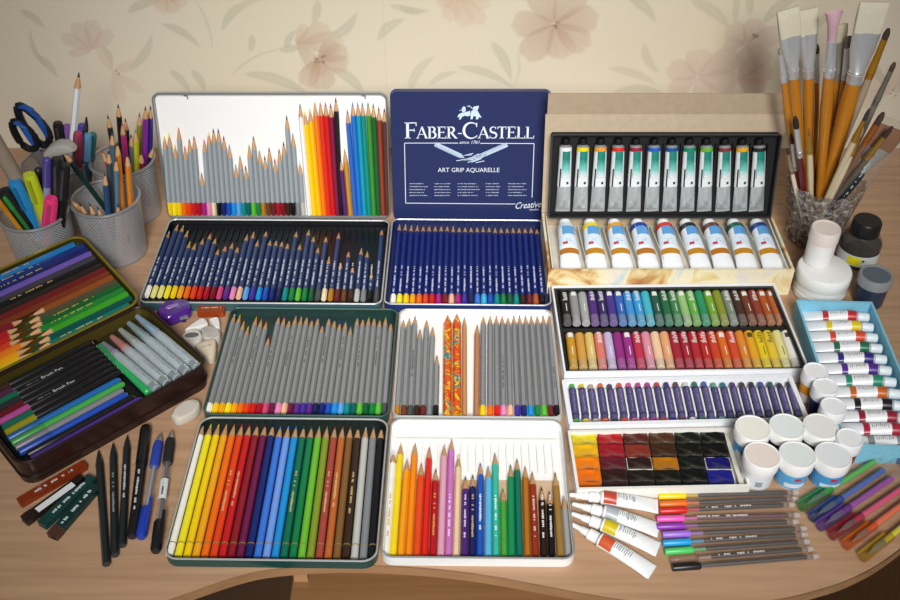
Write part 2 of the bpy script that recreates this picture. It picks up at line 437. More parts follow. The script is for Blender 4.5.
def pencil(p0, p1, label, group, barrel, lead, up=(0, 0, 1), R=.0037, hexa=True, band=None, bandL=.016, ringc=None, prt=None, wood=None, tipL=.019, name='colored_pencil', kind='paint', prt_at=.03, blunt=False):
    t = thing(name, label, 'pencil', group)
    L = aim(t, p0, p1, up)
    q = round(L * 500) / 500
    tl = min(tipL, q * .3)
    b0 = bandL if band else 0.0
    H = hexring if hexa else (lambda r, tt, s=0: ring(r, tt))
    sc = .0022 if hexa else 0
    part('barrel', cached(('barrel', q, R, hexa, b0, tl), lambda: skin([H(R, b0), H(R, q - tl, sc)], True, False)), mat(barrel, kind), t)
    if band: part('end_band', cached(('end_band', R, hexa, b0), lambda: skin([H(R * .93, 0), H(R * 1.01, .0007), H(R * 1.01, b0)])), mat(band, 'paint'), t)
    lr = R * .36; ll = tl * .30
    part('wood_tip', cached(('wood_tip', R, hexa, round(tl, 4)), lambda: skin([H(R * .985, 0, sc), ring(R * .80, tl * .25), ring(lr, tl - ll)], False, True)), wood or WOOD, t, (0, q - tl, 0))
    part('lead', cached(('lead', R, round(tl, 4), blunt), lambda: skin([ring(lr, 0, 8), ring(lr * (.75 if blunt else .16), ll, 8)])), mat(lead, 'wax'), t, (0, q - ll, 0))
    if ringc: part('gold_ring', cached(('gold_ring', R, hexa), lambda: skin([H(R * 1.015, 0), H(R * 1.015, .0011)])), mat(ringc, 'metal'), t, (0, .013, 0))
    if prt: part('print', cached(('print', prt[1]), lambda: print_strip(prt[1])), mat(prt[0], 'paint'), t, (0, min(prt_at, max(.018, q - .085)), R * (.866 if hexa else 1.0)))
    return t
def spread(a, b, n): return [a + (b - a) * i / (n - 1) for i in range(n)]

# --- dark green tin of 24 round pencils
ZP = .0056
tin('pencil_tin', 'dark green tin holding a full rainbow of coloured-barrel pencils at desk edge', ((200, 417), (388, 419), (163, 559), (377.5, 562)), .0115, '#1d4440', '#16211f', '#cfd2d2', r=.014, group='open pencil tins')
cols = 'white lemon yellow amber orange redorange red crimson wine navy midblue skyblue azure darkteal green lightgreen olive terracotta orange ochre darkbrown lightgrey grey black'.split()
fix = {11: '#6f9be6', 8: '#6e1a48', 13: '#0c6b50', 14: '#0f7a48', 15: '#6cb936', 17: '#a5463c', 18: '#bb6430', 19: '#7f5a30', 6: '#c71c22', 7: '#8f1a2a'}
nm = {17: 'brick red', 18: 'orange-brown', 19: 'olive brown', 11: 'periwinkle', 13: 'deep green'}
for i, c in enumerate(cols):
    k = i / 23
    p1 = G(203.6 + (381.5 - 203.6) * k, 423.5 + 4 * k, ZP); p0 = G(169.5 + (372 - 169.5) * k, 555.5 + 2.5 * k, ZP)
    hx = fix.get(i, C[c])
    pencil(p0, p1, ('%s pencil at the end of the row in the dark green rainbow tin' % cn(c)) if i in (0, 23) else '%s pencil in the dark green rainbow tin, %s counting from the white one' % (nm.get(i, cn(c)), nth(i + 1)),
           'pencils in the dark green rainbow tin', hx, hx, R=.0038, hexa=False, ringc='#b9a55a', prt=('#c8b27a', i % 4) if i in (5, 6, 13, 20, 17, 18) else None, prt_at=.05)

# --- dark green tin of grey pencils
tin('pencil_tin', 'dark green tin with a row of grey pencils with coloured ends', ((232, 307), (397.5, 309.5), (201, 415), (389, 416.5)), .013, '#1d4440', '#1b3733', '#54706c', r=.010, group='open pencil tins')
tx = [188, 212, 225, 243, 278, 297, 320, 330, 375, 398, 420, 445, 470, 493, 515, 540, 562, 592, 613, 640, 665, 685, 713, 737, 763, 788, 812, 838, 865]
ty = [57, 60, 90, 112, 70, 82, 90, 155, 65, 70, 80, 68, 70, 68, 78, 70, 105, 70, 80, 95, 88, 110, 70, 75, 70, 70, 80, 70, 92]
bc = 'white yellow amber lemon amber orange redorange red crimson rose wine pink peach wine purple violet purple indigo navy blue azure skyblue teal darkteal lightgreen darkgreen green lightgreen darkgrey'.split()
bx = spread(76, 832, 29)
for i, c in enumerate(bc):
    sl = (486 - ty[i]) / (486 - 62)
    full_x = spread(192, 864, 29)[i]                 # where a full-length pencil would end
    u1 = bx[i] + (full_x - bx[i]) * sl
    p1 = G(190 + u1 / 4.286, 300 + ty[i] / 4.286, ZP); p0 = G(190 + bx[i] / 4.286, 300 + 484 / 4.286, ZP)
    pencil(p0, p1, 'grey pencil, %s end, %s counting from the white-ended one in the dark green tin' % (cn(c), nth(i + 1)) if i else 'grey pencil with white end beside erasers, first in the dark green tin',
           'grey pencils in the dark green tin', '#8a8d8d', C[c], R=.0033, band=C[c], bandL=.013, prt=('#55595c', i % 5) if i % 3 == 2 else None, prt_at=.07)

# --- white lid with grey pencils and two fat marbled ones
tin('tin_lid', 'white-lined tin lid holding grey pencils and two fat orange marbled pencils', ((400, 309), (552, 310), (391.5, 416.5), (562.5, 418)), .012, '#c9cccb', '#f2f2ee', '#d8dada', r=.010, group='open pencil tins')
def zc(x, y): return (380 + x / 4.737, 300 + y / 4.737)
grp = 'pencils in the white-lined lid'
L1 = [(112, 92, 80, 'ochre'), (140, 82, 112, 'brown'), (167, 70, 142, 'darkgrey'), (190, 140, 173, 'darkbrown'), (222, 92, 203, 'maroon'), (250, 130, 233, 'grey'), (270, 262, 263, 'black')]
for i, (a, b, x0, c) in enumerate(L1):
    pencil(G(*zc(x0, 546), ZP), G(*zc(a, b), ZP), '%s grey pencil with %s end, beside the fat marbled pencils in white lid' % (['longest', 'tall', 'full-length', 'blunt', 'dark-tipped', 'shorter', 'stubby'][i], cn(c)), grp, '#8b8e8f', C[c] if i > 2 else '#7a5a38', band=C[c], bandL=.013, R=.0034, prt=('#4a4d50', i) if i == 2 else None, prt_at=.05)
def marble_mat():
    m = bpy.data.materials.new('marbled_orange'); m.use_nodes = True
    nt = m.node_tree; n = nt.nodes; L = nt.links; b = n['Principled BSDF']
    tc = n.new('ShaderNodeTexCoord'); ns = n.new('ShaderNodeTexNoise'); ns.inputs['Scale'].default_value = 48; ns.inputs['Distortion'].default_value = 2.6; ns.inputs['Detail'].default_value = 1
    cr = n.new('ShaderNodeValToRGB'); cr.color_ramp.interpolation = 'CONSTANT'
    el = cr.color_ramp.elements
    el[0].position = 0; el[0].color = lin('#2f7f8c') + (1,); el[1].position = .36; el[1].color = lin('#e6b91e') + (1,)
    for p, h in ((.44, '#d4430f'), (.52, '#e2560f'), (.60, '#c8340c'), (.64, '#e8c020'), (.70, '#7a8f3a')):
        e = el.new(p); e.color = lin(h) + (1,)
    oi = n.new('ShaderNodeObjectInfo'); va = n.new('ShaderNodeVectorMath'); va.operation = 'ADD'
    L.new(tc.outputs['Object'], va.inputs[0]); L.new(oi.outputs['Location'], va.inputs[1]); L.new(va.outputs[0], ns.inputs['Vector'])
    L.new(ns.outputs['Fac'], cr.inputs['Fac']); L.new(cr.outputs['Color'], b.inputs['Base Color'])
    b.inputs['Roughness'].default_value = .3
    return m
MARB = marble_mat()
for i, (a, b, x0) in enumerate([(321, 72, 319), (364, 68, 365)]):
    o = pencil(G(*zc(x0, 546), .007), G(*zc(a, b), .007), ['fat orange marbled pencil with yellow swirls, beside the stubby grey pencil', 'fat orange marbled pencil with redder barrel, beside the plain wooden pencil'][i], grp, '#e2560f', '#b44a20', R=.0050, wood=MARB, tipL=.016)
    for ch in o.children:
        if ch.name.startswith('barrel'): ch.material_slots[0].material = MARB; ch['label'] = 'barrel marbled in orange, yellow and teal'
for i, (a, b, x0) in enumerate([(400, 75, 401), (461, 120, 457)]):
    pencil(G(*zc(x0, 546), ZP), G(*zc(a, b), ZP), ['slim plain wooden pencil touching the fat marbled pencil', 'plain reddish wooden pencil standing apart beside the yellow-ended grey one'][i], grp, ['#c08a5a', '#b57d5c'][i], ['#9a6a40', '#7a4a30'][i], R=.0028 if i == 0 else .0034, kind='wood')
tx = [490, 522, 551, 579, 606, 634, 661, 689, 716, 744, 772, 800]; ty = [72, 70, 70, 72, 76, 72, 72, 74, 74, 70, 74, 70]
bx = [487, 522, 555, 585, 618, 652, 683, 715, 747, 779, 810, 838]
bc = 'yellow orange red pink peach violet navy azure green lightgreen maroon black'.split()
for i, c in enumerate(bc):
    pencil(G(*zc(bx[i], 546), ZP), G(*zc(tx[i], ty[i]), ZP), 'grey pencil with %s end in white lid, %s from the plain reddish wooden pencil' % (cn(c), nth(i + 1)), grp, '#87898b', C[c], band=C[c], bandL=.013, R=.0034, prt=('#56595c', i) if i in (3, 11) else None, prt_at=.04)

# --- white tin with loose pencils of many lengths
tin('pencil_tin', 'white tin with a ridged liner and loose pencils of many lengths', ((391, 418.5), (563.5, 419.5), (380.5, 557), (574, 559.5)), .0125, '#e9eaea', '#f2f2ee', '#b9bcbc', r=.012, group='open pencil tins', insert=(.62, .86, 21, .003))
part('bare_liner', MB().box((0, 0, 0), (.170, .100, .0005)), mat('#c9ab8c', 'card'), bpy.data.objects['pencil_tin.002'], (0, -.036, .0019))
D = [(52, 75, 130, '#e9e7e0', 'white'), (72, 98, 105, '#f0d51a', 'yellow'), (97, 118, 155, '#ee9c16', 'amber'), (122, 143, 103, '#ee8a14', 'orange'), (147, 163, 165, '#e24a1c', 'red-orange'), (172, 188, 118, '#d9231e', 'bright red'),
     (198, 208, 185, '#b41420', 'dark red'), (223, 235, 108, '#dc9fb6', 'pale pink'), (247, 258, 88, '#c573bc', 'lilac pink'), (272, 280, 145, '#e6c6a2', 'cream'), (298, 302, 210, '#4a2474', 'purple'), (323, 325, 205, '#1d1f5e', 'navy'),
     (347, 349, 168, '#1c55b4', 'blue'), (373, 374, 178, '#58b2e0', 'light blue'), (398, 395, 133, '#35b89e', 'turquoise'), (424, 420, 245, '#45a03c', 'grass green'), (447, 444, 173, '#128a58', 'emerald'), (472, 464, 152, '#0c6e58', 'deep teal'),
     (497, 490, 175, '#b06a1c', 'ochre brown'), (523, 512, 193, '#93301e', 'red-brown'), (549, 542, 243, '#2c1a14', 'brown-black'), (574, 567, 258, '#141416', 'black'), (602, 585, 200, '#9a7436', 'olive tan'), (626, 612, 273, '#9c9c98', 'grey')]
for i, (x0, a, b, hx, nm_) in enumerate(D):
    pencil(G(370 + x0 / 3.159, 410 + 459 / 3.159, .0065), G(370 + a / 3.159, 410 + b / 3.159, .0065), '%s pencil lying loose in the white tin with the ridged liner' % nm_, 'loose pencils in the white tin',
           hx, hx if nm_ != 'cream' else '#e9d2b0', R=.0036, hexa=i % 3 != 1, prt=({0: '#c8a050', 10: '#d8c8e8', 11: '#c8b060', 12: '#dfe6f4', 20: '#e9e2dc', 21: '#e6e6e6', 6: '#d0a050', 8: '#f3d6ee', 14: '#d6f2ea', 19: '#e0c0b0'}.get(i, hx), i % 5) if i in (0, 6, 8, 10, 11, 12, 14, 19, 20, 21) else None, prt_at=.02, blunt=i in (0, 9, 22))

# --- black-lined tin of 36 blue pencils
tin('pencil_tin', 'black-lined tin with blue pencils of uneven lengths, beside the purple sharpener', ((169, 219.5), (389, 220), (139, 302), (382.5, 305)), .013, '#3b5a62', '#101216', '#d4d6d8', r=.010, group='open pencil tins', insert=(.80, .96, 34, .003))
def ze(x, y): return (130 + x / 3.333, 210 + y / 3.333)
T = [(135, 70), (165, 47), (182, 52), (198, 68), (203, 103), (217, 112), (247, 92), (270, 75), (288, 92), (295, 127), (320, 115), (343, 107), (362, 118), (393, 82), (413, 72), (427, 98), (457, 68), (470, 98), (490, 98), (508, 100), (525, 107),
     (557, 70), (567, 112), (597, 65), (612, 85), (627, 120), (655, 85), (662, 155), (697, 75), (700, 170), (728, 135), (738, 185), (770, 127), (790, 135), (803, 205), (840, 62)]
bc = 'white paleyellow paleyellow lemon yellow amber orange redorange red crimson darkred rose purple pink peach skyblue violet azure blue navy indigo teal green lightgreen green darkgreen darkgrey cream ochre maroon brown darkbrown lightgrey grey black darkgrey'.split()
bx = spread(54, 820, 36)
for i, c in enumerate(bc):
    by = 288 + 14 * i / 35
    fx = spread(142, 842, 36)[i]
    sl = (by - T[i][1]) / (by - 62)
    u1 = bx[i] + (fx - bx[i]) * sl * .93 + (T[i][0] - (bx[i] + (fx - bx[i]) * sl)) * .3
    pencil(G(*ze(bx[i], by), ZP), G(*ze(u1, T[i][1]), ZP), 'blue pencil, %s end, %s counting from the white-ended one in the black-lined tin' % (cn(c), nth(i + 1)) if i else 'blue pencil with white end, first in the black-lined tin near pencil cups',
           'blue pencils in the black-lined tin', '#33456f', C[c], band=C[c], bandL=.019, R=.0034, prt=('#c9d0dc', i % 6), prt_at=.024)

# --- blue tin of 24 blue pencils
tin('pencil_tin', 'dark blue tin with an even full row of navy pencils', ((392, 219), (544, 220), (383.5, 304), (551.5, 306)), .013, '#22356e', '#182452', '#cfd2d6', r=.010, group='open pencil tins')
bc = 'white lemon yellow amber orange redorange red magenta darkred peach magenta violet indigo midblue cyan blue teal green darkgreen teal darkbrown maroon terracotta black'.split()
ld = 'lightgrey lemon yellow amber red redorange red magenta red peach purple violet indigo blue cyan blue green green darkgreen teal brown maroon terracotta black'.split()
for i, c in enumerate(bc):
    k = i / 23
    p1 = G(380 + (98 + (783 - 98) * k) / 5, 210 + (72 + 14 * k) / 5, ZP); p0 = G(380 + (63 + (813 - 63) * k) / 5, 210 + 468 / 5, ZP)
    pencil(p0, p1, 'navy pencil, %s end, %s counting from the white-ended one in the blue tin' % (cn(c), nth(i + 1)) if i else 'navy pencil with white end, first of the full row in blue tin',
           'navy pencils in the blue tin', '#1c2c78', C[ld[i]], band=C[c], bandL=.016, R=.0035, prt=('#d0d6e0', i % 5), prt_at=.019)

# ---------------------------------------------------------------- standing lids
TILT = math.radians(13)
def lid_frame(px_l, px_r, py, z0=.0):
    a, b = G(px_l, py, z0), G(px_r, py, z0)
    D0 = (a.y + b.y) / 2
    return (a.x + b.x) / 2, D0, (b.x - a.x)
UP = Vector((0, math.sin(TILT), math.cos(TILT))); NRM = Vector((0, -math.cos(TILT), math.sin(TILT)))
# white lid with pencils standing in it
cx, D0, w = lid_frame(169.5, 390.5, 217)
Hh = .176
lid = thing('tin_lid', 'white tin lid standing on edge with grey and rainbow pencils in it', 'tin lid', 'standing tin lids', (cx, D0 + .003, 0))
lid.rotation_euler = (math.pi / 2 - TILT, 0, 0)
lo = {'y': Hh / 2}
part('lid_panel', tray(w, Hh, .010, .0012, .0012, .009), mat('#b4b6b8', 'paint'), lid, (0, Hh / 2, 0))
part('white_inside', MB().prism(rr(w - .004, Hh - .004, .008, 5), 0, .0006), mat('#f4f4f2', 'gloss', .01), lid, (0, Hh / 2, .0013))
part('rolled_rim', rim_mesh(w - .001, Hh - .001, .010, .009), mat('#8f9294', 'metal'), lid, (0, Hh / 2, 0))
for s in (-.36, .40): part('hinge_tab', MB().tube_path([(w * s - .002, Hh - .004, .006), (w * s + .002, Hh - .004, .006), (w * s + .002, Hh - .009, .003)], .0009, 6), mat('#8a8c8e', 'metal'), lid)
LP0 = Vector((cx, D0 + .003, 0)) + NRM * .0056
def onlid(x, y): return PL(140 + x / 3.4615, 80 + y / 3.4615, LP0, NRM)
lid_bottom = LP0 + UP * .0035
def lidpencil(bx_, tx_, ty_, *a, **k):
    p1 = onlid(tx_, ty_)
    q = onlid(bx_, 470); 
    p0 = Vector((q.x, lid_bottom.y, lid_bottom.z))
    return pencil(p0, p1, *a, up=NRM, **k)
g1 = [(87, 195), (107, 185), (124, 225), (137, 165), (158, 230), (175, 205), (190, 195), (217, 320), (225, 205), (238, 180), (254, 168), (270, 168), (290, 195), (310, 225), (332, 290), (348, 262), (367, 295), (378, 222), (393, 195), (415, 243), (433, 262), (447, 232), (465, 270), (482, 235), (497, 212), (505, 120), (528, 182), (552, 282)]
bc = 'yellow lemon yellow orange redorange red crimson magenta pink cream black navy blue azure skyblue teal darkteal lightgreen green ochre brown maroon crimson darkred darkbrown black grey lightgrey'.split()
bx = spread(104, 566, 28)
for i, c in enumerate(bc):
    u1 = bx[i] + (spread(82, 545, 28)[i] - bx[i]) * (478 - g1[i][1]) / 300
    lidpencil(bx[i], u1, g1[i][1], 'grey pencil with %s end standing in white lid, %s counting from the pencil cups' % (cn(c), nth(i + 1)), 'grey pencils standing in the white lid', '#98a0a4', C[c], band=C[c], bandL=.019, R=.0033)
g2 = [(587, 553, 80, 'white', '#e9e9e6'), (604, 570, 108, 'yellow', '#f0cc14'), (621, 587, 98, 'golden yellow', '#eebc12'), (638, 604, 75, 'orange', '#ec7a14'), (654, 623, 75, 'red', '#d6301e'), (670, 641, 75, 'bright red', '#c81c22'),
      (684, 659, 80, 'dark magenta', '#7a1c40'), (697, 677, 62, 'black', '#17171a'), (712, 693, 265, 'short purple', '#5a2468'), (729, 708, 240, 'short ochre', '#c08a2c'), (746, 717, 100, 'blue', '#2a62b8'), (762, 735, 78, 'royal blue', '#1f6fc4'),
      (778, 753, 75, 'turquoise', '#1794ac'), (794, 769, 75, 'sea green', '#12887c'), (810, 789, 78, 'green', '#3c8a30'), (826, 807, 80, 'dark green', '#1e5a30'), (842, 826, 92, 'rust brown', '#8a3a28'), (857, 845, 95, 'dark brown', '#54302a')]
for (b_, t_, y_, nm_, hx) in g2:
    lidpencil(b_, t_, y_, '%s rainbow-set pencil standing in the white lid' % nm_, 'rainbow pencils standing in the white lid', hx, hx if nm_ != 'white' else '#6a6a6a', R=.0034)

# navy lid with the printed cover
cx2, D2, w2 = lid_frame(394, 545, 217.5)
navy = thing('tin_lid', 'navy tin lid standing upright with white printed lettering and frame', 'tin lid', 'standing tin lids', (cx2, D2 - .006, 0))
navy.rotation_euler = (math.pi / 2 - TILT, 0, 0)
H2 = .181
part('lid_panel', MB().prism(rr(w2, H2, .008, 5), -.010, 0), mat('#202b58', 'paint', .03), navy, (0, H2 / 2, 0))
part('rolled_rim', rim_mesh(w2, H2, -.009, .008, .0012), mat('#3a4678', 'paint'), navy, (0, H2 / 2, 0))
NP = Vector((cx2, D2 - .006, 0)); WHITE = mat('#dfe6ee', 'paint', .02)
def nl(zx, zy):                                      # point of the printed face, local to the lid
    p = PL(380 + zx / 4.2833, 80 + zy / 4.2833, NP, NRM) - NP
    return p.x, p.dot(UP)
def bar(mb, a, b, wd, z=.0):
    a, b = Vector(a), Vector(b); d = (b - a); nrm = Vector((-d.y, d.x)).normalized() * (wd / 2)
    mb.add([(p.x, p.y, z) for p in (a - nrm, b - nrm, b + nrm, a + nrm)], [(0, 1, 2, 3)])
def stroke(mb, pts, w0):
    for i in range(len(pts) - 1): bar(mb, pts[i], pts[i + 1], w0)
# serif capitals on a unit square: (thick stems, thin strokes, serifs)
def arc(cx_, cy_, rx, ry, a0, a1, n=12): return [(cx_ + rx * math.cos(math.radians(a0 + (a1 - a0) * i / n)), cy_ + ry * math.sin(math.radians(a0 + (a1 - a0) * i / n))) for i in range(n + 1)]
def letter(ch):
    S = []  # (points, widths)
    T_, t_ = .15, .06
    def line(a, b, w): S.append(([a, b], [w, w]))
    def serif(x, y, h=.17): line((x - h, y), (x + h, y), .05)
    def ribbon(pts, w): S.append((pts, w))
    if ch in 'FELBR': line((.18, 0), (.18, 1), T_); serif(.18, .025, .16); serif(.14, .975, .12)
    if ch == 'F': line((.1, .975), (.66, .975), t_); line((.66, 1), (.66, .78), .05); line((.2, .52), (.55, .52), t_); line((.55, .62), (.55, .42), .05); wd = .68
    if ch == 'E': line((.1, .975), (.62, .975), t_); line((.62, 1), (.62, .80), .05); line((.2, .52), (.52, .52), t_); line((.52, .61), (.52, .43), .05); line((.1, .03), (.66, .03), t_); line((.67, 0), (.69, .22), .05); wd = .72
    if ch == 'L': line((.1, .03), (.62, .03), t_); line((.63, 0), (.66, .24), .05); wd = .68
    if ch == 'B':
        ribbon([(.18, .975)] + arc(.34, .76, .22, .215, 90, -90) + [(.18, .545)], [.06] + [.06 + .09 * math.sin(math.pi * i / 12) for i in range(13)] + [.06])
        ribbon([(.18, .545)] + arc(.36, .285, .27, .26, 90, -90) + [(.18, .025)], [.06] + [.06 + .10 * math.sin(math.pi * i / 12) for i in range(13)] + [.06]); wd = .72
    if ch == 'R':
        ribbon([(.18, .975)] + arc(.34, .74, .23, .235, 90, -90) + [(.18, .505)], [.06] + [.06 + .09 * math.sin(math.pi * i / 12) for i in range(13)] + [.06])
        line((.36, .5), (.72, .02), .14); serif(.75, .025, .09); wd = .82
    if ch == 'A': line((.06, 0), (.40, 1), .06); line((.38, 1), (.74, 0), .15); line((.18, .34), (.60, .34), .05); serif(.07, .025, .11); serif(.74, .025, .13); wd = .80
    if ch == 'C':
        ribbon(arc(.50, .5, .42, .49, 48, 312, 24), [.05 + .10 * math.sin(math.pi * i / 24) ** 2 for i in range(25)]); line((.79, .98), (.79, .72), .05); line((.78, .1), (.82, .2), .05); wd = .88
    if ch == 'S':
        pts = arc(.33, .745, .22, .235, 45, 250, 12) + arc(.33, .26, .25, .24, 75, -140, 12)
        ribbon(pts, [.05 + .10 * math.sin(math.pi * i / 25) ** 2 for i in range(26)]); line((.51, .99), (.51, .78), .045); line((.10, .02), (.10, .24), .045); wd = .62
    if ch == 'T': line((.36, 0), (.36, 1), T_); line((.04, .975), (.68, .975), t_); line((.05, 1), (.05, .78), .05); line((.67, 1), (.67, .78), .05); serif(.36, .025, .17); wd = .72
    if ch == '-': line((.04, .42), (.34, .42), .07); wd = .38
    return S, wd
def set_text(mb, s, x0, x1, y0, hs):
    ws = [letter(c)[1] * h for c, h in zip(s, hs)]
    k = (x1 - x0) / sum(ws); x = x0
    for c, h, wd in zip(s, hs, ws):
        S, _ = letter(c); hh = h
        for pts, wds in S:
            P = [(x + p[0] * h * k, y0 + p[1] * hh * SY) for p in pts]
            ring_ = []
            L_, R_ = [], []
            for i, p in enumerate(P):
                d = Vector(P[min(i + 1, len(P) - 1)]) - Vector(P[max(i - 1, 0)]); nn = Vector((-d.y, d.x)).normalized() * wds[i] * .5 * h * k
                L_.append((p[0] + nn.x, p[1] + nn.y, 0)); R_.append((p[0] - nn.x, p[1] - nn.y, 0))
            n = len(P)
            mb.add(L_ + R_, [(i, i + 1, n + i + 1, n + i) for i in range(n - 1)])
        x += wd * k
mb = MB()
xa, ya = nl(105, 250); xb, yb = nl(660, 254)
SY = (nl(105, 182)[1] - ya) / 1.35
set_text(mb, 'FABER-CASTELL', xa, xb, ya, [1.35, 1, 1, 1, 1, 1, 1.35, 1, 1, 1, 1, 1, 1])
part('brand_lettering', mb, WHITE, navy, (0, 0, .0002))
def text_mesh(body, size, shear=0.0, align='CENTER'):
    cu = bpy.data.curves.new('lettering', 'FONT'); cu.body = body; cu.size = size; cu.shear = shear; cu.align_x = align; cu.resolution_u = 2
    tmp = bpy.data.objects.new('lettering', cu); COL.objects.link(tmp)
    dg = bpy.context.evaluated_depsgraph_get(); dg.update()
    me = bpy.data.meshes.new_from_object(tmp.evaluated_get(dg)); me.materials.clear(); me.materials.append(None)
    bpy.data.objects.remove(tmp); bpy.data.curves.remove(cu)
    return me
def text_part(name, body, size, m, parent, loc, shear=0.0, align='CENTER', sx=1.0, rot=None):
    o = part(name, text_mesh(body, size, shear, align), m, parent, loc, rot); o.scale = (sx, 1, 1); return o
x, y = nl(383, 273); text_part('since_lettering', 'since 1761', .0064, WHITE, navy, (x, y, .0002), .35)
x, y = nl(380, 394); text_part('product_lettering', 'ART GRIP AQUARELLE', .0088, WHITE, navy, (x, y, .0002), 0, 'CENTER', .95)
mb = MB()
tl, tm0, tm1, tr_, br_, bl_ = [nl(*p) for p in ((105, 270), (335, 270), (430, 271), (660, 272), (651, 503), (110, 527))]
brm = nl(580, 531)
for a, b in ((tl, tm0), (tm1, tr_), (tr_, br_), (tl, bl_), (bl_, brm)): bar(mb, a, b, .0009)
part('printed_frame', mb, WHITE, navy, (0, 0, .0002))
# two drawn pencils meeting in scribble
mb = MB()
for (a, b, c) in (((235, 274), (345, 325), 1), ((545, 276), (420, 330), -1)):
    a, b = Vector(nl(*a)), Vector(nl(*b)); d = (b - a).normalized(); nr = Vector((-d.y, d.x)) * .0026
    for o_ in (-1, -.3, .45, 1): bar(mb, a + nr * o_, b + nr * o_, .0010 if abs(o_) == 1 else .0016)
    tip = b + d * .006
    mb.add([(*(b + nr), 0), (*(b - nr), 0), (*tip, 0)], [(0, 1, 2)])
rnd = random.Random(3)
for k in range(16):
    cxp, cyp = rnd.uniform(345, 440), rnd.uniform(322, 348)
    bar(mb, nl(cxp - rnd.uniform(15, 30), cyp + rnd.uniform(0, 8)), nl(cxp + rnd.uniform(15, 30), cyp - rnd.uniform(0, 10)), .0011)
part('printed_pencils', mb, mat('#bfd3e6', 'paint'), navy, (0, 0, .0002))
# jousting riders emblem
mb = MB()
for poly in ([(331, 160), (338, 146), (352, 140), (372, 136), (386, 132), (388, 150), (376, 156), (362, 152), (350, 160), (344, 170), (338, 168), (342, 158)],
             [(352, 138), (350, 122), (358, 112), (366, 116), (368, 134)], [(388, 150), (392, 132), (404, 126), (418, 132), (426, 146), (436, 162), (424, 158), (420, 168), (410, 168), (412, 156), (400, 154), (396, 168), (388, 168)],
             [(400, 128), (398, 116), (410, 112), (424, 110), (420, 126), (414, 132)]):
    pp = [nl(*p) for p in poly]; mb.add([(a, b, 0) for a, b in pp], [tuple(range(len(pp)))])
bar(mb, nl(340, 130), nl(362, 128), .0008); bar(mb, nl(380, 108), nl(402, 128), .0008); bar(mb, nl(372, 112), nl(392, 116), .0007)
part('rider_emblem', mb, mat('#c9dcec', 'paint'), navy, (0, 0, .0002))
# five columns of small print
mb = MB(); rnd = random.Random(8)
for x0, wcol in ((126, 80), (232, 82), (333, 96), (453, 76), (548, 86)):
    for r_ in range(5):
        yy = 444 + r_ * 12.6; xx = x0; end = x0 + wcol * rnd.uniform(.68, 1.0)
        while xx < end:
            wl = rnd.uniform(3, 6); bar(mb, nl(xx, yy + rnd.uniform(-.6, .6)), nl(min(xx + wl, end), yy + rnd.uniform(-.6, .6)), rnd.uniform(.0008, .0014)); xx += wl + (1.2 if rnd.random() < .75 else 4)
part('small_print', mb, mat('#a9b2c4', 'paint'), navy, (0, 0, .0002))
x, y = nl(632, 548); text_part('script_lettering', 'Creative', .0135, WHITE, navy, (x, y, .0003), .5, 'CENTER', .78, (0, 0, .08))
x, y = nl(660, 558); text_part('studio_lettering', 'studio', .0042, WHITE, navy, (x, y, .0003), 0, 'CENTER', 1.3)
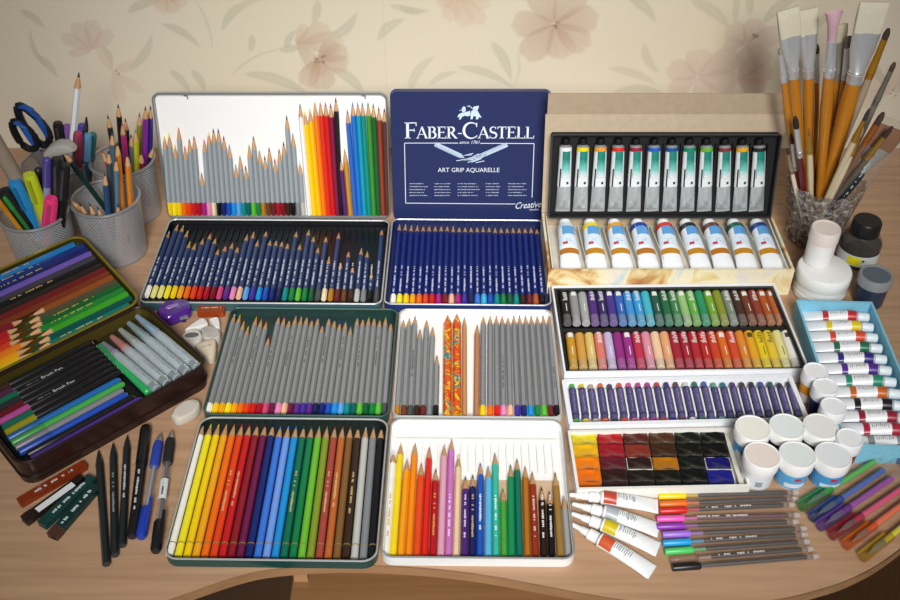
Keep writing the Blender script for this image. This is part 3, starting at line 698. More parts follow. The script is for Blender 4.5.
# ---------------------------------------------------------------- paint tubes
def tube_secs(r, Lb, e0=.0011):
    out = []
    for u in (0, .045, .05, .16, .3, .46, .62, .78, .9, 1.0):
        b = e0 if u < .05 else max(e0, r * min(1.0, (u * 1.12) ** .62))
        a = r * (1.24 - .24 * min(1, u * 1.1))
        out.append((u * Lb, a, b, -(r - b) * .82))
    return out
def sec_at(secs, t):
    for s0, s1 in zip(secs, secs[1:]):
        if s0[0] <= t <= s1[0]:
            k = (t - s0[0]) / max(1e-9, s1[0] - s0[0]); return tuple(s0[i] + (s1[i] - s0[i]) * k for i in range(4))
    return secs[-1]
def paint_tube(p0, p1, r, label, group, body, cap, capL=.014, capr=None, shoulder=None, patches=(), up=(0, 0, 1), cone=False, kind='plastic', marks=None, cap_kind='plastic'):
    t = thing('paint_tube', label, 'paint tube', group)
    L = aim(t, p0, p1, up); q = round(L * 500) / 500; sh = r * .35
    Lb = q - capL - sh; S = tube_secs(r, Lb)
    capr = capr or r * .7
    def shell():
        mb = MB(); mb.loft(S + [(Lb + sh * .6, r * .72, r * .72), (Lb + sh, r * .42, r * .42), (Lb + sh + .002, r * .4, r * .4)], 18); return mb
    part('tube_body', cached(('tube_body', q, r, capL), shell, 50), mat(body, kind), t)
    def capm():
        mb = MB()
        if cone: mb.loft([(0, capr, capr), (capL * .32, capr, capr), (capL * .36, capr * .72, capr * .72), (capL * .60, capr * .62, capr * .62), (capL * .64, capr * .50, capr * .50), (capL * .97, capr * .34, capr * .34), (capL, capr * .2, capr * .2)], 16)
        else: mb.loft([(0, capr * .94, capr * .94), (.001, capr, capr), (capL * .92, capr * .93, capr * .93), (capL, capr * .82, capr * .82)], 16)
        return mb
    part('cap', cached(('cap', capL, capr, cone), capm), mat(cap, cap_kind), t, (0, q - capL, 0))
    for (nm_, f0, f1, a0, a1, hx) in patches:
        def pm():
            ts = sorted({f0 * Lb, f1 * Lb} | {s[0] for s in S if f0 * Lb < s[0] < f1 * Lb})
            sec = [(tt, sa * 1.0 + .00025, sb + .00025, zz) for tt in ts for (_, sa, sb, zz) in [sec_at(S, tt)]]
            return MB().loft(sec, 14, False, 2.0, 'y', a0, a1)
        part(nm_, cached((nm_, q, r, f0, f1, a0, a1, capL), pm, 60), mat(hx, 'paint'), t)
    if marks:                                        # small printed marks on the upper side
        mb = MB(); rnd = random.Random(marks[1])
        for (f0, f1, hw) in marks[2]:
            tt = f0 * Lb
            while tt < f1 * Lb:
                _, sa, sb, zz = sec_at(S, tt); w_ = rnd.uniform(.3, 1) * hw * r
                mb.box((rnd.uniform(-.1, .1) * r, tt, zz + sb * .985 + .0002), (w_ * 2, .0006, .0003)); tt += rnd.uniform(.0012, .0024)
        part('print', mb, mat(marks[0], 'paint'), t)
    return t

# --- cardboard box with white tubes, its lid folded up behind
def card_mat():
    m = bpy.data.materials.new('marbled_card'); m.use_nodes = True
    nt = m.node_tree; n = nt.nodes; L = nt.links; b = n['Principled BSDF']
    tc = n.new('ShaderNodeTexCoord'); ns = n.new('ShaderNodeTexNoise'); ns.inputs['Scale'].default_value = 26; ns.inputs['Detail'].default_value = 4; ns.inputs['Distortion'].default_value = 1
    cr = n.new('ShaderNodeValToRGB'); el = cr.color_ramp.elements
    el[0].position = .3; el[0].color = lin('#a8672e') + (1,); el[1].position = .42; el[1].color = lin('#d9bd82') + (1,)
    for p, h in ((.52, '#e6dcb8'), (.62, '#dcd6c4'), (.72, '#b9c8cc')):
        e = el.new(p); e.color = lin(h) + (1,)
    L.new(tc.outputs['Object'], ns.inputs['Vector']); L.new(ns.outputs['Fac'], cr.inputs['Fac']); L.new(cr.outputs['Color'], b.inputs['Base Color'])
    b.inputs['Roughness'].default_value = .6
    return m
CARD = card_mat(); KRAFT = mat('#a8957c', 'card'); KRAFT2 = mat('#b3a188', 'card')
BX0, BX1, BY0, BY1, BZ = .122, .427, .990, 1.114, .040
box = thing('cardboard_box', 'marbled cardboard box with white paint tubes, its plain lid folded up behind', 'box', loc=((BX0 + BX1) / 2, (BY0 + BY1) / 2, 0))
bw, bd = BX1 - BX0, BY1 - BY0
part('front_wall', MB().box((0, -bd / 2 + .0015, BZ / 2), (bw, .003, BZ)), CARD, box)
part('back_wall', MB().box((0, bd / 2 - .001, BZ / 2), (bw, .002, BZ)), KRAFT, box)
for s in (-1, 1):
    part('side_wall', MB().box((s * (bw / 2 - .0015), 0, BZ / 2), (.003, bd - .006, BZ)), CARD, box)
    part('inner_side', MB().box((s * (bw / 2 - .006), 0, BZ / 2 - .001), (.0015, bd - .008, BZ - .004)), mat('#dcd8ce', 'card'), box)
part('box_floor', MB().box((0, 0, .0105), (bw - .006, bd - .005, .019)), mat('#cfc8ba', 'card'), box)
T2 = math.radians(15)
lu = Vector((0, math.sin(T2), math.cos(T2)))
def slab(p, u, wx, ln, th):
    n = Vector((0, -u.z, u.y)); mb = MB(); q = []
    for s in (0, 1):
        for x in (-wx / 2, wx / 2):
            for l in (0, ln): q.append(Vector(p) + Vector((x, 0, 0)) + u * l + n * (th * (s - .5)))
    return mb.add(q, [(0, 1, 3, 2), (4, 6, 7, 5), (0, 4, 5, 1), (2, 3, 7, 6), (0, 2, 6, 4), (1, 5, 7, 3)])
part('lid_panel', slab((0, bd / 2 + .001, BZ - .001), lu, bw, .133, .002), KRAFT2, box)
top = Vector((0, bd / 2 + .001, BZ - .001)) + lu * .133
fu = Vector((0, math.sin(math.radians(2)), math.cos(math.radians(2))))
part('tuck_flap', slab(top, fu, bw - .004, .029, .0018), KRAFT, box)  # darker kraft than the lid panel paints the flap's dimmer light
fl = [top + Vector((bw / 2, 0, -.002)), top + Vector((bw / 2 - .001, 0, .026)), top + Vector((bw / 2 + .008, -.003, .012)), top + Vector((bw / 2 + .011, -.005, -.012)), top + Vector((bw / 2 + .001, -.002, -.035))]
part('side_flap', MB().add(fl + [p + Vector((0, .0015, 0)) for p in fl], [(0, 1, 2, 3, 4), (9, 8, 7, 6, 5)] + [(i, (i + 1) % 5, 5 + (i + 1) % 5, 5 + i) for i in range(5)]), KRAFT2, box)
def zw(x, y): return (540 + x / 3.333, 200 + y / 3.333)
TW = [(82, 108, 'white', '#c9d2d8'), (165, 196, 'yellow', '#e8d21a'), (245, 283, 'amber', '#e0a020'), (322, 372, 'dark blue', '#1c3a9c'), (408, 452, 'red', '#d8322a'), (483, 548, 'black', '#1a1c22'), (560, 626, 'brown', '#6a3a34'), (642, 702, 'green', '#155a44'), (718, 790, 'blue', '#203c86')]
ZT = .0318
for i, (a, b, nm_, hx) in enumerate(TW):
    p1 = G(*zw(a, 74), ZT + .004); p0 = G(*zw(b, 232), ZT)
    paint_tube(p0, p1, .0112, 'fat white paint tube with %s ring lying in the marbled cardboard box' % nm_, 'white tubes in the cardboard box', '#e9edf0', '#e6e8e8', .010, .0085,
               patches=(('colour_ring', .90, 1.0, -10, 190, hx), ('blue_patch', .74, .91, 40, 125, '#5b9ad2'), ('pale_label', .52, .73, 25, 155, '#d3e2ee'), ('ochre_band', .36, .46, 20, 160, '#b98018' if i % 3 else '#b06e1c'), ('red_logo', .54, .59, 96, 128, '#c03040')),
               marks=('#8ea3bd', i, [(.60, .66, .35)]))
for i in range(8):
    b1, b0 = G(*zw((TW[i][0] + TW[i + 1][0]) / 2, 95), .026), G(*zw((TW[i][1] + TW[i + 1][1]) / 2, 210), .026)
    dv = part('divider', MB().box((0, 0, 0), (.0008, (b1 - b0).length, .012)), mat('#d9d6cc', 'card'), box)
    y_ = (b1 - b0).normalized()
    M = Matrix((y_.cross(Vector((0, 0, 1))), y_, Vector((0, 0, 1)))).transposed().to_4x4(); M.translation = (b0 + b1) / 2 - Vector(box.location)
    dv.matrix_basis = M

# --- black tray with 12 silver tubes leaning against the lid
T3 = math.radians(16)
U3 = Vector((0, math.sin(T3), math.cos(T3))); N3 = Vector((0, -math.cos(T3), math.sin(T3)))
B3 = Vector((.2755, 1.107, .0405))
H3, W3 = .112, .292
bt = thing('tube_tray', 'black tray of silver paint tubes leaning against the cardboard lid', 'tray', None, B3)
bt.rotation_euler = (math.pi / 2 - T3, 0, 0)
part('tray_body', tray(W3, H3, .013, .002, .0015, .003), mat('#07080a', 'card'), bt, (0, H3 / 2, 0))
part('tray_rim', rim_mesh(W3, H3, .013, .003, .0009), mat('#3c3e40', 'paint'), bt, (0, H3 / 2, 0))
for i in range(13): part('divider', cached(('tray_divider',), lambda: MB().box((0, 0, 0), (.0015, .035, .006))), mat('#0b0c0d', 'plastic'), bt, (-W3 / 2 + .012 + .0222 * i, .080, .0045))
PT3 = B3 + N3 * .0098
def ot(x, y): return PL(540 + x / 3.4615, 90 + y / 3.4615, PT3, N3)
TX = [90, 150, 211, 272, 333, 396, 457, 518, 577, 640, 701, 760]; TB = [80, 140, 200, 262, 325, 388, 450, 511, 571, 635, 695, 752]
TC = [('white', '#dfe2e0'), ('yellow', '#e0cc1c'), ('orange', '#dc9230'), ('red', '#cc2c28'), ('crimson', '#941f38'), ('blue', '#2458b0'), ('deep blue', '#1a4f8e'), ('green', '#138060'), ('light green', '#62a82e'), ('brown-red', '#7e3038'), ('golden yellow', '#dca014'), ('black', '#222426')]
def teal_fade():
    m = bpy.data.materials.new('teal_fading_print'); m.use_nodes = True
    nt = m.node_tree; n = nt.nodes; L = nt.links; b = n['Principled BSDF']; b.inputs['Roughness'].default_value = .4
    tc = n.new('ShaderNodeTexCoord'); sp = n.new('ShaderNodeSeparateXYZ'); mr = n.new('ShaderNodeMapRange'); ns = n.new('ShaderNodeTexNoise'); ns.inputs['Scale'].default_value = 260
    mr.inputs[1].default_value = .056; mr.inputs[2].default_value = .080
    ad = n.new('ShaderNodeMath'); ad.operation = 'MULTIPLY_ADD'; ad.inputs[1].default_value = .012
    L.new(tc.outputs['Object'], sp.inputs[0]); L.new(tc.outputs['Object'], ns.inputs['Vector'])
    L.new(ns.outputs['Fac'], ad.inputs[0]); L.new(sp.outputs['Y'], ad.inputs[2]); L.new(ad.outputs[0], mr.inputs[0])
    cr = n.new('ShaderNodeValToRGB'); cr.color_ramp.elements[0].color = lin('#d5dcdd') + (1,); cr.color_ramp.elements[1].color = lin('#157a6c') + (1,)
    e = cr.color_ramp.elements.new(.45); e.color = lin('#6db9b0') + (1,)
    L.new(mr.outputs[0], cr.inputs['Fac']); L.new(cr.outputs['Color'], b.inputs['Base Color'])
    return m
TEAL = teal_fade()
for i, (nm_, hx) in enumerate(TC):
    t = paint_tube(ot(TB[i], 424), ot(TX[i], 168), .0078, 'silver paint tube with %s ring in the leaning black tray' % nm_, 'silver tubes in the black tray', '#c8ced0', '#0e0f10', .008, .0052, up=N3, kind='metal',
                   patches=(('white_label', .40, .94, 15, 178, '#d9dee0'), ('colour_ring', .935, 1.0, -20, 200, hx), ('black_bar', .40, .68, 125, 140, '#1c2024'), ('emblem', .44, .48, 55, 75, '#1c2024')))
    Lq = round((ot(TX[i], 168) - ot(TB[i], 424)).length * 500) / 500
    def fold():                                      # crumpled foil ridge across the flattened end
        r = .0078; Lb = Lq - .008 - r * .35; S = tube_secs(r, Lb); mb = MB(); nx, ny = 11, 9; vs = []
        for j in range(ny):
            u = .05 + .35 * j / (ny - 1); _, a, b, zc_ = sec_at(S, u * Lb); f = j / (ny - 1)
            xr = a * (-.85 + 1.35 * f ** .8); hh = .0030 * math.sin(math.pi * min(1, .12 + f * .88)) + .0002
            for k in range(nx):
                x = a * (-.96 + 1.92 * k / (nx - 1))
                vs.append((x, u * Lb, zc_ + b * math.sqrt(max(0, 1 - (x / a) ** 2)) + .0002 + hh * max(0, 1 - abs(x - xr) / (1.1 * r)) * (1 - abs(x / a) ** 6)))
        return mb.add(vs, [(j * nx + k, j * nx + k + 1, (j + 1) * nx + k + 1, (j + 1) * nx + k) for j in range(ny - 1) for k in range(nx - 1)])
    part('foil_fold', cached(('foil_fold', Lq), fold, 20), mat('#ccd2d4', 'metal'), t)
    o = part('teal_panel', cached(('teal_panel', t.children[0].data.name), lambda: MB().loft([(.050, .0083, .0079, 0), (.0845, .0081, .0081, 0)], 10, False, 2.0, 'y', 45, 122), 60), TEAL, t)

# ---------------------------------------------------------------- oil pastels
def tray_thing(name, label, corners, h, outer, wall=.0022, r=.002, floor=.002, cat='box'):
    ctr, w, d, rz = fit(*corners, h)
    t = thing(name, label, cat, None, (ctr.x, ctr.y, 0), rz)
    part('box_body', tray(w, d, h, wall, floor * .6, r, 2), mat(outer, 'paper'), t)
    return t, w, d
pb, w, d = tray_thing('pastel_box', 'white box with black lining holding two rows of oil pastels', ((551.5, 285), (777.5, 283.5), (564, 373), (806.5, 369)), .020, '#e4e6ea')
part('black_lining', tray(w - .005, d - .005, .017, .0035, .0025, .001, 2), mat('#0f1113', 'plastic'), pb, (0, 0, .0005))
part('row_divider', MB().box((0, -.001, .0085), (w - .012, .006, .014)), mat('#0f1113', 'plastic'), pb)
def zp(x, y): return (540 + x / 3.333, 275 + y / 3.333)
ZO = .0092
def pastel(p0, p1, label, group, hx, end, deco, i, name='oil_pastel', cat='pastel'):
    t = thing(name, label, cat, group); L = aim(t, p0, p1); q = round(L * 500) / 500; r = .0053
    part('stick', cached(('stick', q), lambda: MB().loft([(0, r * .90), (.0005, r * .97), (q - .003, r * .97), (q - .001, r * .85), (q, r * .55)], 16)), mat(end, 'wax'), t)
    part('wrapper', cached(('wrapper', q), lambda: MB().loft([(q * .20, r * 1.02), (q - .0045, r * 1.02)], 16, False)), mat(hx, 'paper'), t)
    wh = mat('#e6e6e4' if hx not in ('#e9cf1e', '#e8c832', '#e6e092', '#eceae4', '#e6a820') else '#4a4226', 'paint')
    if deco == 0:                                    # zigzag printed name
        def dm():
            mb = MB(); rnd = random.Random(i)
            for k in range(7):
                a = 62 + rnd.uniform(-6, 6); y0 = q * .60 + k * q * .042
                mb.loft([(y0, r * 1.035), (y0 + q * .022, r * 1.035)], 8, False, 2, 'y', a, a + rnd.uniform(34, 70))
            return mb
        part('printed_name', cached(('pname', q, i % 4), dm), wh, t)
    elif deco == 1:
        part('printed_badge', cached(('badge', q), lambda: MB().loft([(q * .74, r * 1.035), (q * .77, r * 1.035), (q * .86, r * 1.035)], 8, False, 2, 'y', 60, 125)), wh, t)
    if i % 2 == 0:
        part('small_print', cached(('psmall', q), lambda: MB().loft([(q * .28, r * 1.03), (q * .50, r * 1.03)], 4, False, 2, 'y', 82, 92)), wh, t)
    return t
R1 = [('black', '#191817'), ('grey', '#8e9090'), ('pale grey', '#a3a6a5'), ('purple', '#4c2478'), ('dark violet', '#2f2560'), ('violet', '#44308a'), ('blue', '#2f62b8'), ('bright blue', '#3a92d4'), ('azure', '#2f9cd6'), ('cyan', '#3fb4c8'), ('deep green', '#1d5548'),
      ('dark green', '#1c6a42'), ('leaf green', '#3a8250'), ('pale green', '#93c27c'), ('grass green', '#62b046'), ('emerald', '#1f8f60'), ('yellow-green', '#74a830'), ('olive', '#86922a'), ('grey-green', '#7a8c7c'), ('dark brown', '#44261e'), ('brown', '#70381c'), ('red-brown', '#8e3a2a'), ('rust', '#b0541e'), ('orange-brown', '#b8622a')]
R2 = [('ochre', '#c8921e'), ('sandy ochre', '#d09a40'), ('pale sand', '#dcc070'), ('salmon', '#d8786a'), ('pale lilac', '#c3b4d8'), ('magenta', '#92267e'), ('red-violet', '#9a2a86'), ('raspberry', '#c02c4a'), ('pink', '#dc8fa4'), ('cream', '#eccaa4'), ('peach', '#e6a878'), ('crimson', '#a61e34'),
      ('dark crimson', '#a81e30'), ('carmine', '#b4222e'), ('red', '#be2420'), ('vermilion', '#ce3e1e'), ('orange', '#dc6c1a'), ('red-orange', '#d44a26'), ('light orange', '#e0882c'), ('amber', '#e6a820'), ('yellow', '#e9cf1e'), ('warm yellow', '#e8c832'), ('pale yellow', '#e6e092'), ('white', '#eceae4')]
def paler(h, k=.45, to=(170, 168, 170)):
    c = [int(h[i:i + 2], 16) for i in (1, 3, 5)]; return '#%02x%02x%02x' % tuple(int(c[j] * (1 - k) + to[j] * k) for j in range(3))
for i, (nm_, hx) in enumerate(R1):
    k = i / 23
    pastel(G(*zp(92 + (803 - 92) * k, 163), ZO), G(*zp(78 + (760 - 78) * k, 50), ZO), '%s oil pastel in the back row of the black-lined box' % nm_, 'oil pastels in the black-lined box', hx, paler(hx), 0 if i in (0, 3, 4, 7, 8, 11, 12, 14, 18, 19, 21) else (1 if i in (1, 5, 6, 10, 13, 16, 20, 22, 23) else 2), i)
for i, (nm_, hx) in enumerate(R2):
    k = i / 23
    pastel(G(*zp(113 + (856 - 113) * k, 313), ZO), G(*zp(97 + (814 - 97) * k, 184), ZO), '%s oil pastel in the front row of the black-lined box' % nm_, 'oil pastels in the black-lined box', hx, paler(hx, .35), 0 if i in (3, 7, 11, 12, 13, 14, 15, 17, 20, 21) else (1 if i in (0, 6, 16, 19, 23) else 2), i)

# ---------------------------------------------------------------- purple-wrapped crayons in a white moulded tray
ct, w, d = tray_thing('crayon_tray', 'white moulded tray with a row of purple-wrapped crayons', ((561.5, 378), (795, 375), (569, 427), (806, 419)), .016, '#e6e8ec', wall=.005, r=.004, floor=.004, cat='tray')
def zk(x, y): return (555 + x / 3.4615, 365 + y / 3.4615)
KC = [('green', '#46a83a'), ('yellow', '#d8c020'), ('beige', '#c0a898'), ('orange', '#dc6a24'), ('plum', '#4a3c58'), ('red-orange', '#d4502c'), ('pink', '#cc5490'), ('rose', '#c03a80'), ('magenta', '#b02a8c'), ('red', '#c0383c'), ('navy', '#2a2a80'), ('brown', '#6e3a34'), ('white', '#dcdcd8'), ('green', '#187a5a'), ('blue', '#3a68b4'), ('mint', '#5ab490'), ('teal', '#1a7c88'),
      ('purple', '#5c2a80'), ('dark brown', '#4a2c28'), ('black', '#24222c'), ('mid blue', '#3858a4'), ('deep green', '#1a6658'), ('dark navy', '#2c2a4a'), ('charcoal', '#2a2830')]
BANDS = ['#3a3660', '#403c6e', '#46427a']
for i, (nm_, hx) in enumerate(KC):
    k = i / 23
    p1 = G(*zk(57 + (808 - 57) * k, 66 - 4 * k + (4 if i in (2, 4, 22) else 0)), .0105); p0 = G(*zk(74 + (845 - 74) * k, 194 - 11 * k), .0105)
    t = thing('wax_crayon', '%s wax crayon in purple wrapper, %s from the green end in white moulded tray' % (nm_, nth(i + 1)), 'crayon', 'crayons in the white moulded tray')
    L = aim(t, p0, p1); q = round(L * 500) / 500; r = .0038
    part('stick', cached(('crayon', q), lambda: MB().loft([(.0012, r * .9), (q - .006, r * .9), (q - .0055, r * .88), (q - .001, r * .80), (q, r * .6)], 14)), mat(hx, 'wax'), t)
    part('wrapper', cached(('cwrap', q), lambda: MB().loft([(.0, r), (q - .008, r)], 14, False)), mat(['#4e4a78', '#565080', '#5c5480'][i % 3], 'paper'), t)
    for f in (.13, .88): part('wrapper_band', cached(('cband', f), lambda: MB().loft([(0, r * 1.04), (.0022, r * 1.04)], 14, False)), mat('#2e2b58', 'paper'), t, (0, (q - .005) * f, 0))
    part('small_print', cached(('cprint', i % 3), lambda: print_strip(20 + i % 3)), mat('#8a84a8', 'paint'), t, (0, q * .2, r)).scale = (.6, .66, 1)
    if i < 23:
        kk = k + .5 / 23
        b = G(*zk(57 + (808 - 57) * kk, 66 - 4 * kk), .0105); a = G(*zk(74 + (845 - 74) * kk, 194 - 11 * kk), .0105); a.z = b.z = .0066
        rb = part('tray_rib', cached(('rib',), lambda: MB().box((0, .018, 0), (.0016, .040, .0070))), mat('#f0f0ee', 'plastic'))
        y_ = (b - a).normalized(); M = Matrix((y_.cross(Vector((0, 0, 1))), y_, Vector((0, 0, 1)))).transposed().to_4x4(); M.translation = a + (b - a) * .5 - y_ * .018
        base = Matrix.Translation(ct.location) @ Matrix.Rotation(ct.rotation_euler.z, 4, 'Z')
        rb.parent = ct; rb.matrix_basis = base.inverted() @ M

# ---------------------------------------------------------------- watercolour pans
wb, w, d = tray_thing('watercolour_box', 'white box of square watercolour pans with stained edges', ((568, 431), (735, 426.5), (576, 489), (748, 487)), .015, '#e3e2da', wall=.003, r=.002)
part('inner_strip', MB().box((w / 2 - .0062, 0, .005), (.005, d - .010, .008)), mat('#d8d6ca', 'paper'), wb)
PC = [['#d9c41a', '#a81a1c', '#52201c', '#4a2c18', '#14160f', '#0e0f10'], ['#dfa812', '#921624', '#7c2a20', '#3a2012', '#10120e', '#0d0e0f'], ['#e2780e', '#5a1624', '#2a1614', '#a8680e', '#0f1412', '#14145e'], ['#de6a0c', '#2c1614', '#1c1412', '#12140f', '#0c0e0f', '#1a1c7a']]
PN = [['greenish yellow', 'bright red', 'maroon', 'brown', 'blackish green', 'glossy black'], ['amber yellow', 'crimson', 'brick red', 'dark brown', 'greenish black', 'dull black'], ['orange', 'dark crimson', 'umber', 'ochre', 'black-green', 'ultramarine'], ['deep orange', 'brown-maroon', 'black-brown', 'olive black', 'soot black', 'bright blue']]
def pan_mesh(pw, pd):
    mb = MB(); n = 7; vs = []
    for j in range(n):
        for i in range(n):
            x, y = -pw / 2 + pw * i / (n - 1), -pd / 2 + pd * j / (n - 1)
            edge = max(abs(x) / (pw / 2), abs(y) / (pd / 2))
            vs.append((x, y, .0012 * edge ** 4 - .0006 * math.sin(i * 1.3 + j)))
    return mb.add(vs, [(j * n + i, j * n + i + 1, (j + 1) * n + i + 1, (j + 1) * n + i) for j in range(n - 1) for i in range(n - 1)])
for r_ in range(4):
    for c_ in range(6):
        def pt(a, b):
            b2 = b / 4.0; x = (50 + 25 * b2) + (122 + 3.5 * b2) * a; y = 55 + 61 * b - 2 * b2
            return G(560 + x / 4.737, 420 + y / 4.737, .011)
        q = [pt(c_, r_), pt(c_ + 1, r_), pt(c_ + 1, r_ + 1), pt(c_, r_ + 1)]
        ctr = sum(q, Vector()) / 4; pw = ((q[1] - q[0]).length + (q[2] - q[3]).length) / 2 - .0008; pd = ((q[3] - q[0]).length + (q[2] - q[1]).length) / 2 - .0008
        e = q[1] - q[0]; PW, PD = .0262, .0163
        t = thing('paint_pan', '%s watercolour pan in the %s of the white box' % (PN[r_][c_], ['back row', 'second row from the back', 'second row from the front', 'front row'][r_]), 'paint pan', 'watercolour pans', (ctr.x, ctr.y, .0013), math.atan2(e.y, e.x) * .5)
        part('pan', cached(('pan',), lambda: tray(PW, PD, .0098, .0006, .001, .001, 2)), mat('#d8d6cc' if (r_, c_) in ((2, 5), (2, 2)) else paler(PC[r_][c_], .15, (90, 90, 90)), 'plastic'), t)
        part('paint', cached(('paint',), lambda: pan_mesh(PW - .0012, PD - .0012), 80), mat(PC[r_][c_], 'gloss', .25), t, (0, 0, .0092))

# ---------------------------------------------------------------- jars
def jar(name, label, x, y, z, r, h, lid_h, lid, body, cat='jar', group=None, patches=(), lid_kind='plastic', body_kind='plastic', br=.9, ribbed=True, rz=0.0, dish=True, bm=None, lm=None):
    t = thing(name, label, cat, group, (x, y, z), rz); b = r * br
    part('jar_body', cached(('jar_body', r, h, lid_h, br), lambda: MB().loft([(0, b * .84), (.0015, b * .9), (h * .25, b * .94), (h - lid_h, b)], 24, True, 2, 'z')), bm or mat(body, body_kind), t)
    def lm_():
        mb = MB(); z0 = h - lid_h
        mb.loft([(z0, r * .99), (z0 + .001, r), (h - .0012, r), (h, r * .965), (h, r * .90), (h - (.0009 if dish else 0), r * .87), (h - (.0009 if dish else 0), r * .02)], 32, True, 2, 'z'); return mb
    part('lid', cached(('lid', r, h, lid_h), lm_), lm or mat(lid, lid_kind), t)
    for (nm_, z0, z1, a0, a1, hx) in patches:
        part(nm_, cached((nm_, r, h, z0, z1, a0, a1, br), lambda: MB().loft([(z0 * h, b * (.915 + .085 * z0 / .7) + .0003), (z1 * h, b * (.93 + .07 * z1 / .7) + .0003)], 20, False, 2, 'z', a0, a1)), mat(hx, 'paint'), t)
    return t
def zj(x, y): return (725 + x / 3.75, 340 + y / 3.75)
JL = [(105, 328, 'white lid yellowed at the rim, blue label, touching the watercolour box', '#e9e6dc', '#e6ecf2', '#4a9ad0'), (233, 322, 'bluish white lid above dark paint, middle of the back trio', '#dfe6e6', '#2a2a2c', '#2c2c30'), (360, 322, 'plain white lid in the back trio beside the green small jar', '#e4e4e0', '#3a3434', '#3a3434'),
      (140, 430, 'beige-tinted lid and pale label beside the watercolour box', '#e2d6cc', '#e8eaec', '#dfe3e8'), (272, 428, 'pale lid and light blue label in the front trio', '#dde4e2', '#dfe8f0', '#5aa8d8'), (407, 430, 'grey-white lid and blue label beside the red small jar', '#e0e4e6', '#dfe8f0', '#4a9cd4')]
for i, (x, y, nm_, lc, bc_, pc) in enumerate(JL):
    p = G(*zj(x, y), .040)
    jar('paint_jar', 'gouache jar, ' + nm_, p.x, p.y, 0, .0186, .040, .014, '#ececea', bc_, group='gouache jars by the watercolour box', br=.90, patches=(('label_wrap', .10, .58, 180, 360, pc),) + ((('red_logo', .40, .52, 262, 285, '#c8283c'), ('white_print', .14, .30, 230, 310, '#dce8f2')) if i > 3 else (('grey_print', .2, .4, 250, 275, '#9aa0a8'),) if i == 3 else ()))
    o = bpy.data.objects[[n for n in bpy.data.objects.keys() if n.startswith('paint_jar')][-1]]
    part('lid_disc', cached(('lid_disc',), lambda: MB().loft([(.0393, .0160), (.0396, .0160)], 28, True, 2, 'z')), mat(lc, 'plastic', .02), o)
SJ = [(348, 105, 'orange', '#e09410'), (378, 172, 'navy', '#1c2458'), (408, 247, 'dark green', '#1a3a34'), (480, 365, 'red', '#a02030')]
for i, (x, y, nm_, hx) in enumerate(SJ):
    p = G(*zj(x, y), .042)
    jar('paint_jar', 'small white-lidded jar of %s paint %s' % (nm_, 'at the corner of the pastel box' if i == 0 else 'beside the pale blue box'), p.x - (.003 if i in (0, 3) else 0), p.y - (.004 if i == 0 else 0), 0, .0138, .042, .015, '#e8eaec', '#e4e6e8' if i in (0, 3) else hx, group='small paint jars by the blue box', br=.88, patches=(('label_wrap', .30, .62, 150, 390, hx),) + ((('print', .36, .5, 255, 290, '#e0d8d0'),) if i in (0, 3) else (('teal_print', .2, .45, 285, 300, '#1aa0a0'),) if i < 3 else ()))

# --- big white jar with a small one on top, ink bottle, grey-lidded jar
def lathe_thing(name, label, cat, loc, parts, group=None, rz=0.0, seg=28):
    t = thing(name, label, cat, group, loc, rz)
    for pr in parts:
        part(pr[0], MB().loft(pr[1], seg, pr[3] if len(pr) > 3 else True, 2, 'z', *(pr[4] if len(pr) > 4 else ())), pr[2], t)
    return t
lathe_thing('white_jar', 'wide white plastic jar with a smaller jar standing on its lid', 'jar', (.466, .995, 0), [('jar_body', [(0, .030), (.002, .0318), (.010, .0324), (.0105, .0316), (.012, .0316), (.0125, .0324), (.022, .0324)], mat('#e2e2de', 'plastic')), ('lid', [(.022, .0330), (.023, .0336), (.037, .0334), (.0392, .032), (.040, .030), (.040, .001)], mat('#e9e9e6', 'plastic'))])
SJP = (.4590, 1.008, .0402)
lathe_thing('white_jar', 'small white jar with ribbed pinkish lid standing on the wide jar', 'jar', SJP, [('jar_body', [(0, .0150), (.002, .0166), (.026, .0170), (.034, .0172)], mat('#e6e6e4', 'plastic')), ('lid', [(.033, .0172), (.034, .0180), (.049, .0180), (.0515, .017), (.0515, .0152), (.0507, .0148), (.0507, .001)], mat('#ddd2ca', 'plastic'))])
p = (.534, 1.062, 0)
ink = lathe_thing('ink_bottle', 'glass bottle of black ink with a black screw cap and yellow label', 'bottle', p, [('glass', [(0, .0235), (.002, .0258), (.030, .0262), (.036, .0250), (.042, .0165), (.046, .0140), (.047, .0140)], clear('#8a8680', .16)), ('ink', [(.001, .0225), (.0025, .0247), (.031, .0252), (.0315, .0245)], mat('#0e0d10', 'gloss')),
    ('white_label', [(.0075, .0264), (.0235, .0266)], mat('#c3c8ca', 'paper'), False, (170, 340)), ('yellow_label', [(.009, .0266), (.022, .0268)], mat('#d8cf16', 'paper'), False, (222, 258)), ('label_mark', [(.016, .0269), (.019, .0269)], mat('#3a3a3c', 'paper'), False, (261, 268)),
    ('cap', [(.045, .0178), (.046, .0186), (.062, .0180), (.0645, .0165), (.0645, .001)], mat('#151517', 'plastic'))])
lathe_thing('paint_jar', 'dark blue paint jar with a translucent grey lid', 'jar', (.523, .977, 0), [('jar_body', [(0, .0170), (.002, .0180), (.030, .0190)], mat('#28364c', 'plastic')), ('lid', [(.030, .0200), (.031, .0208), (.042, .0205), (.0435, .0196), (.0435, .0172), (.0422, .0168), (.0422, .001)], mat('#85898c', 'plastic')), ('lid_disc', [(.0423, .0162), (.0427, .0162)], mat('#55606c', 'plastic'))])

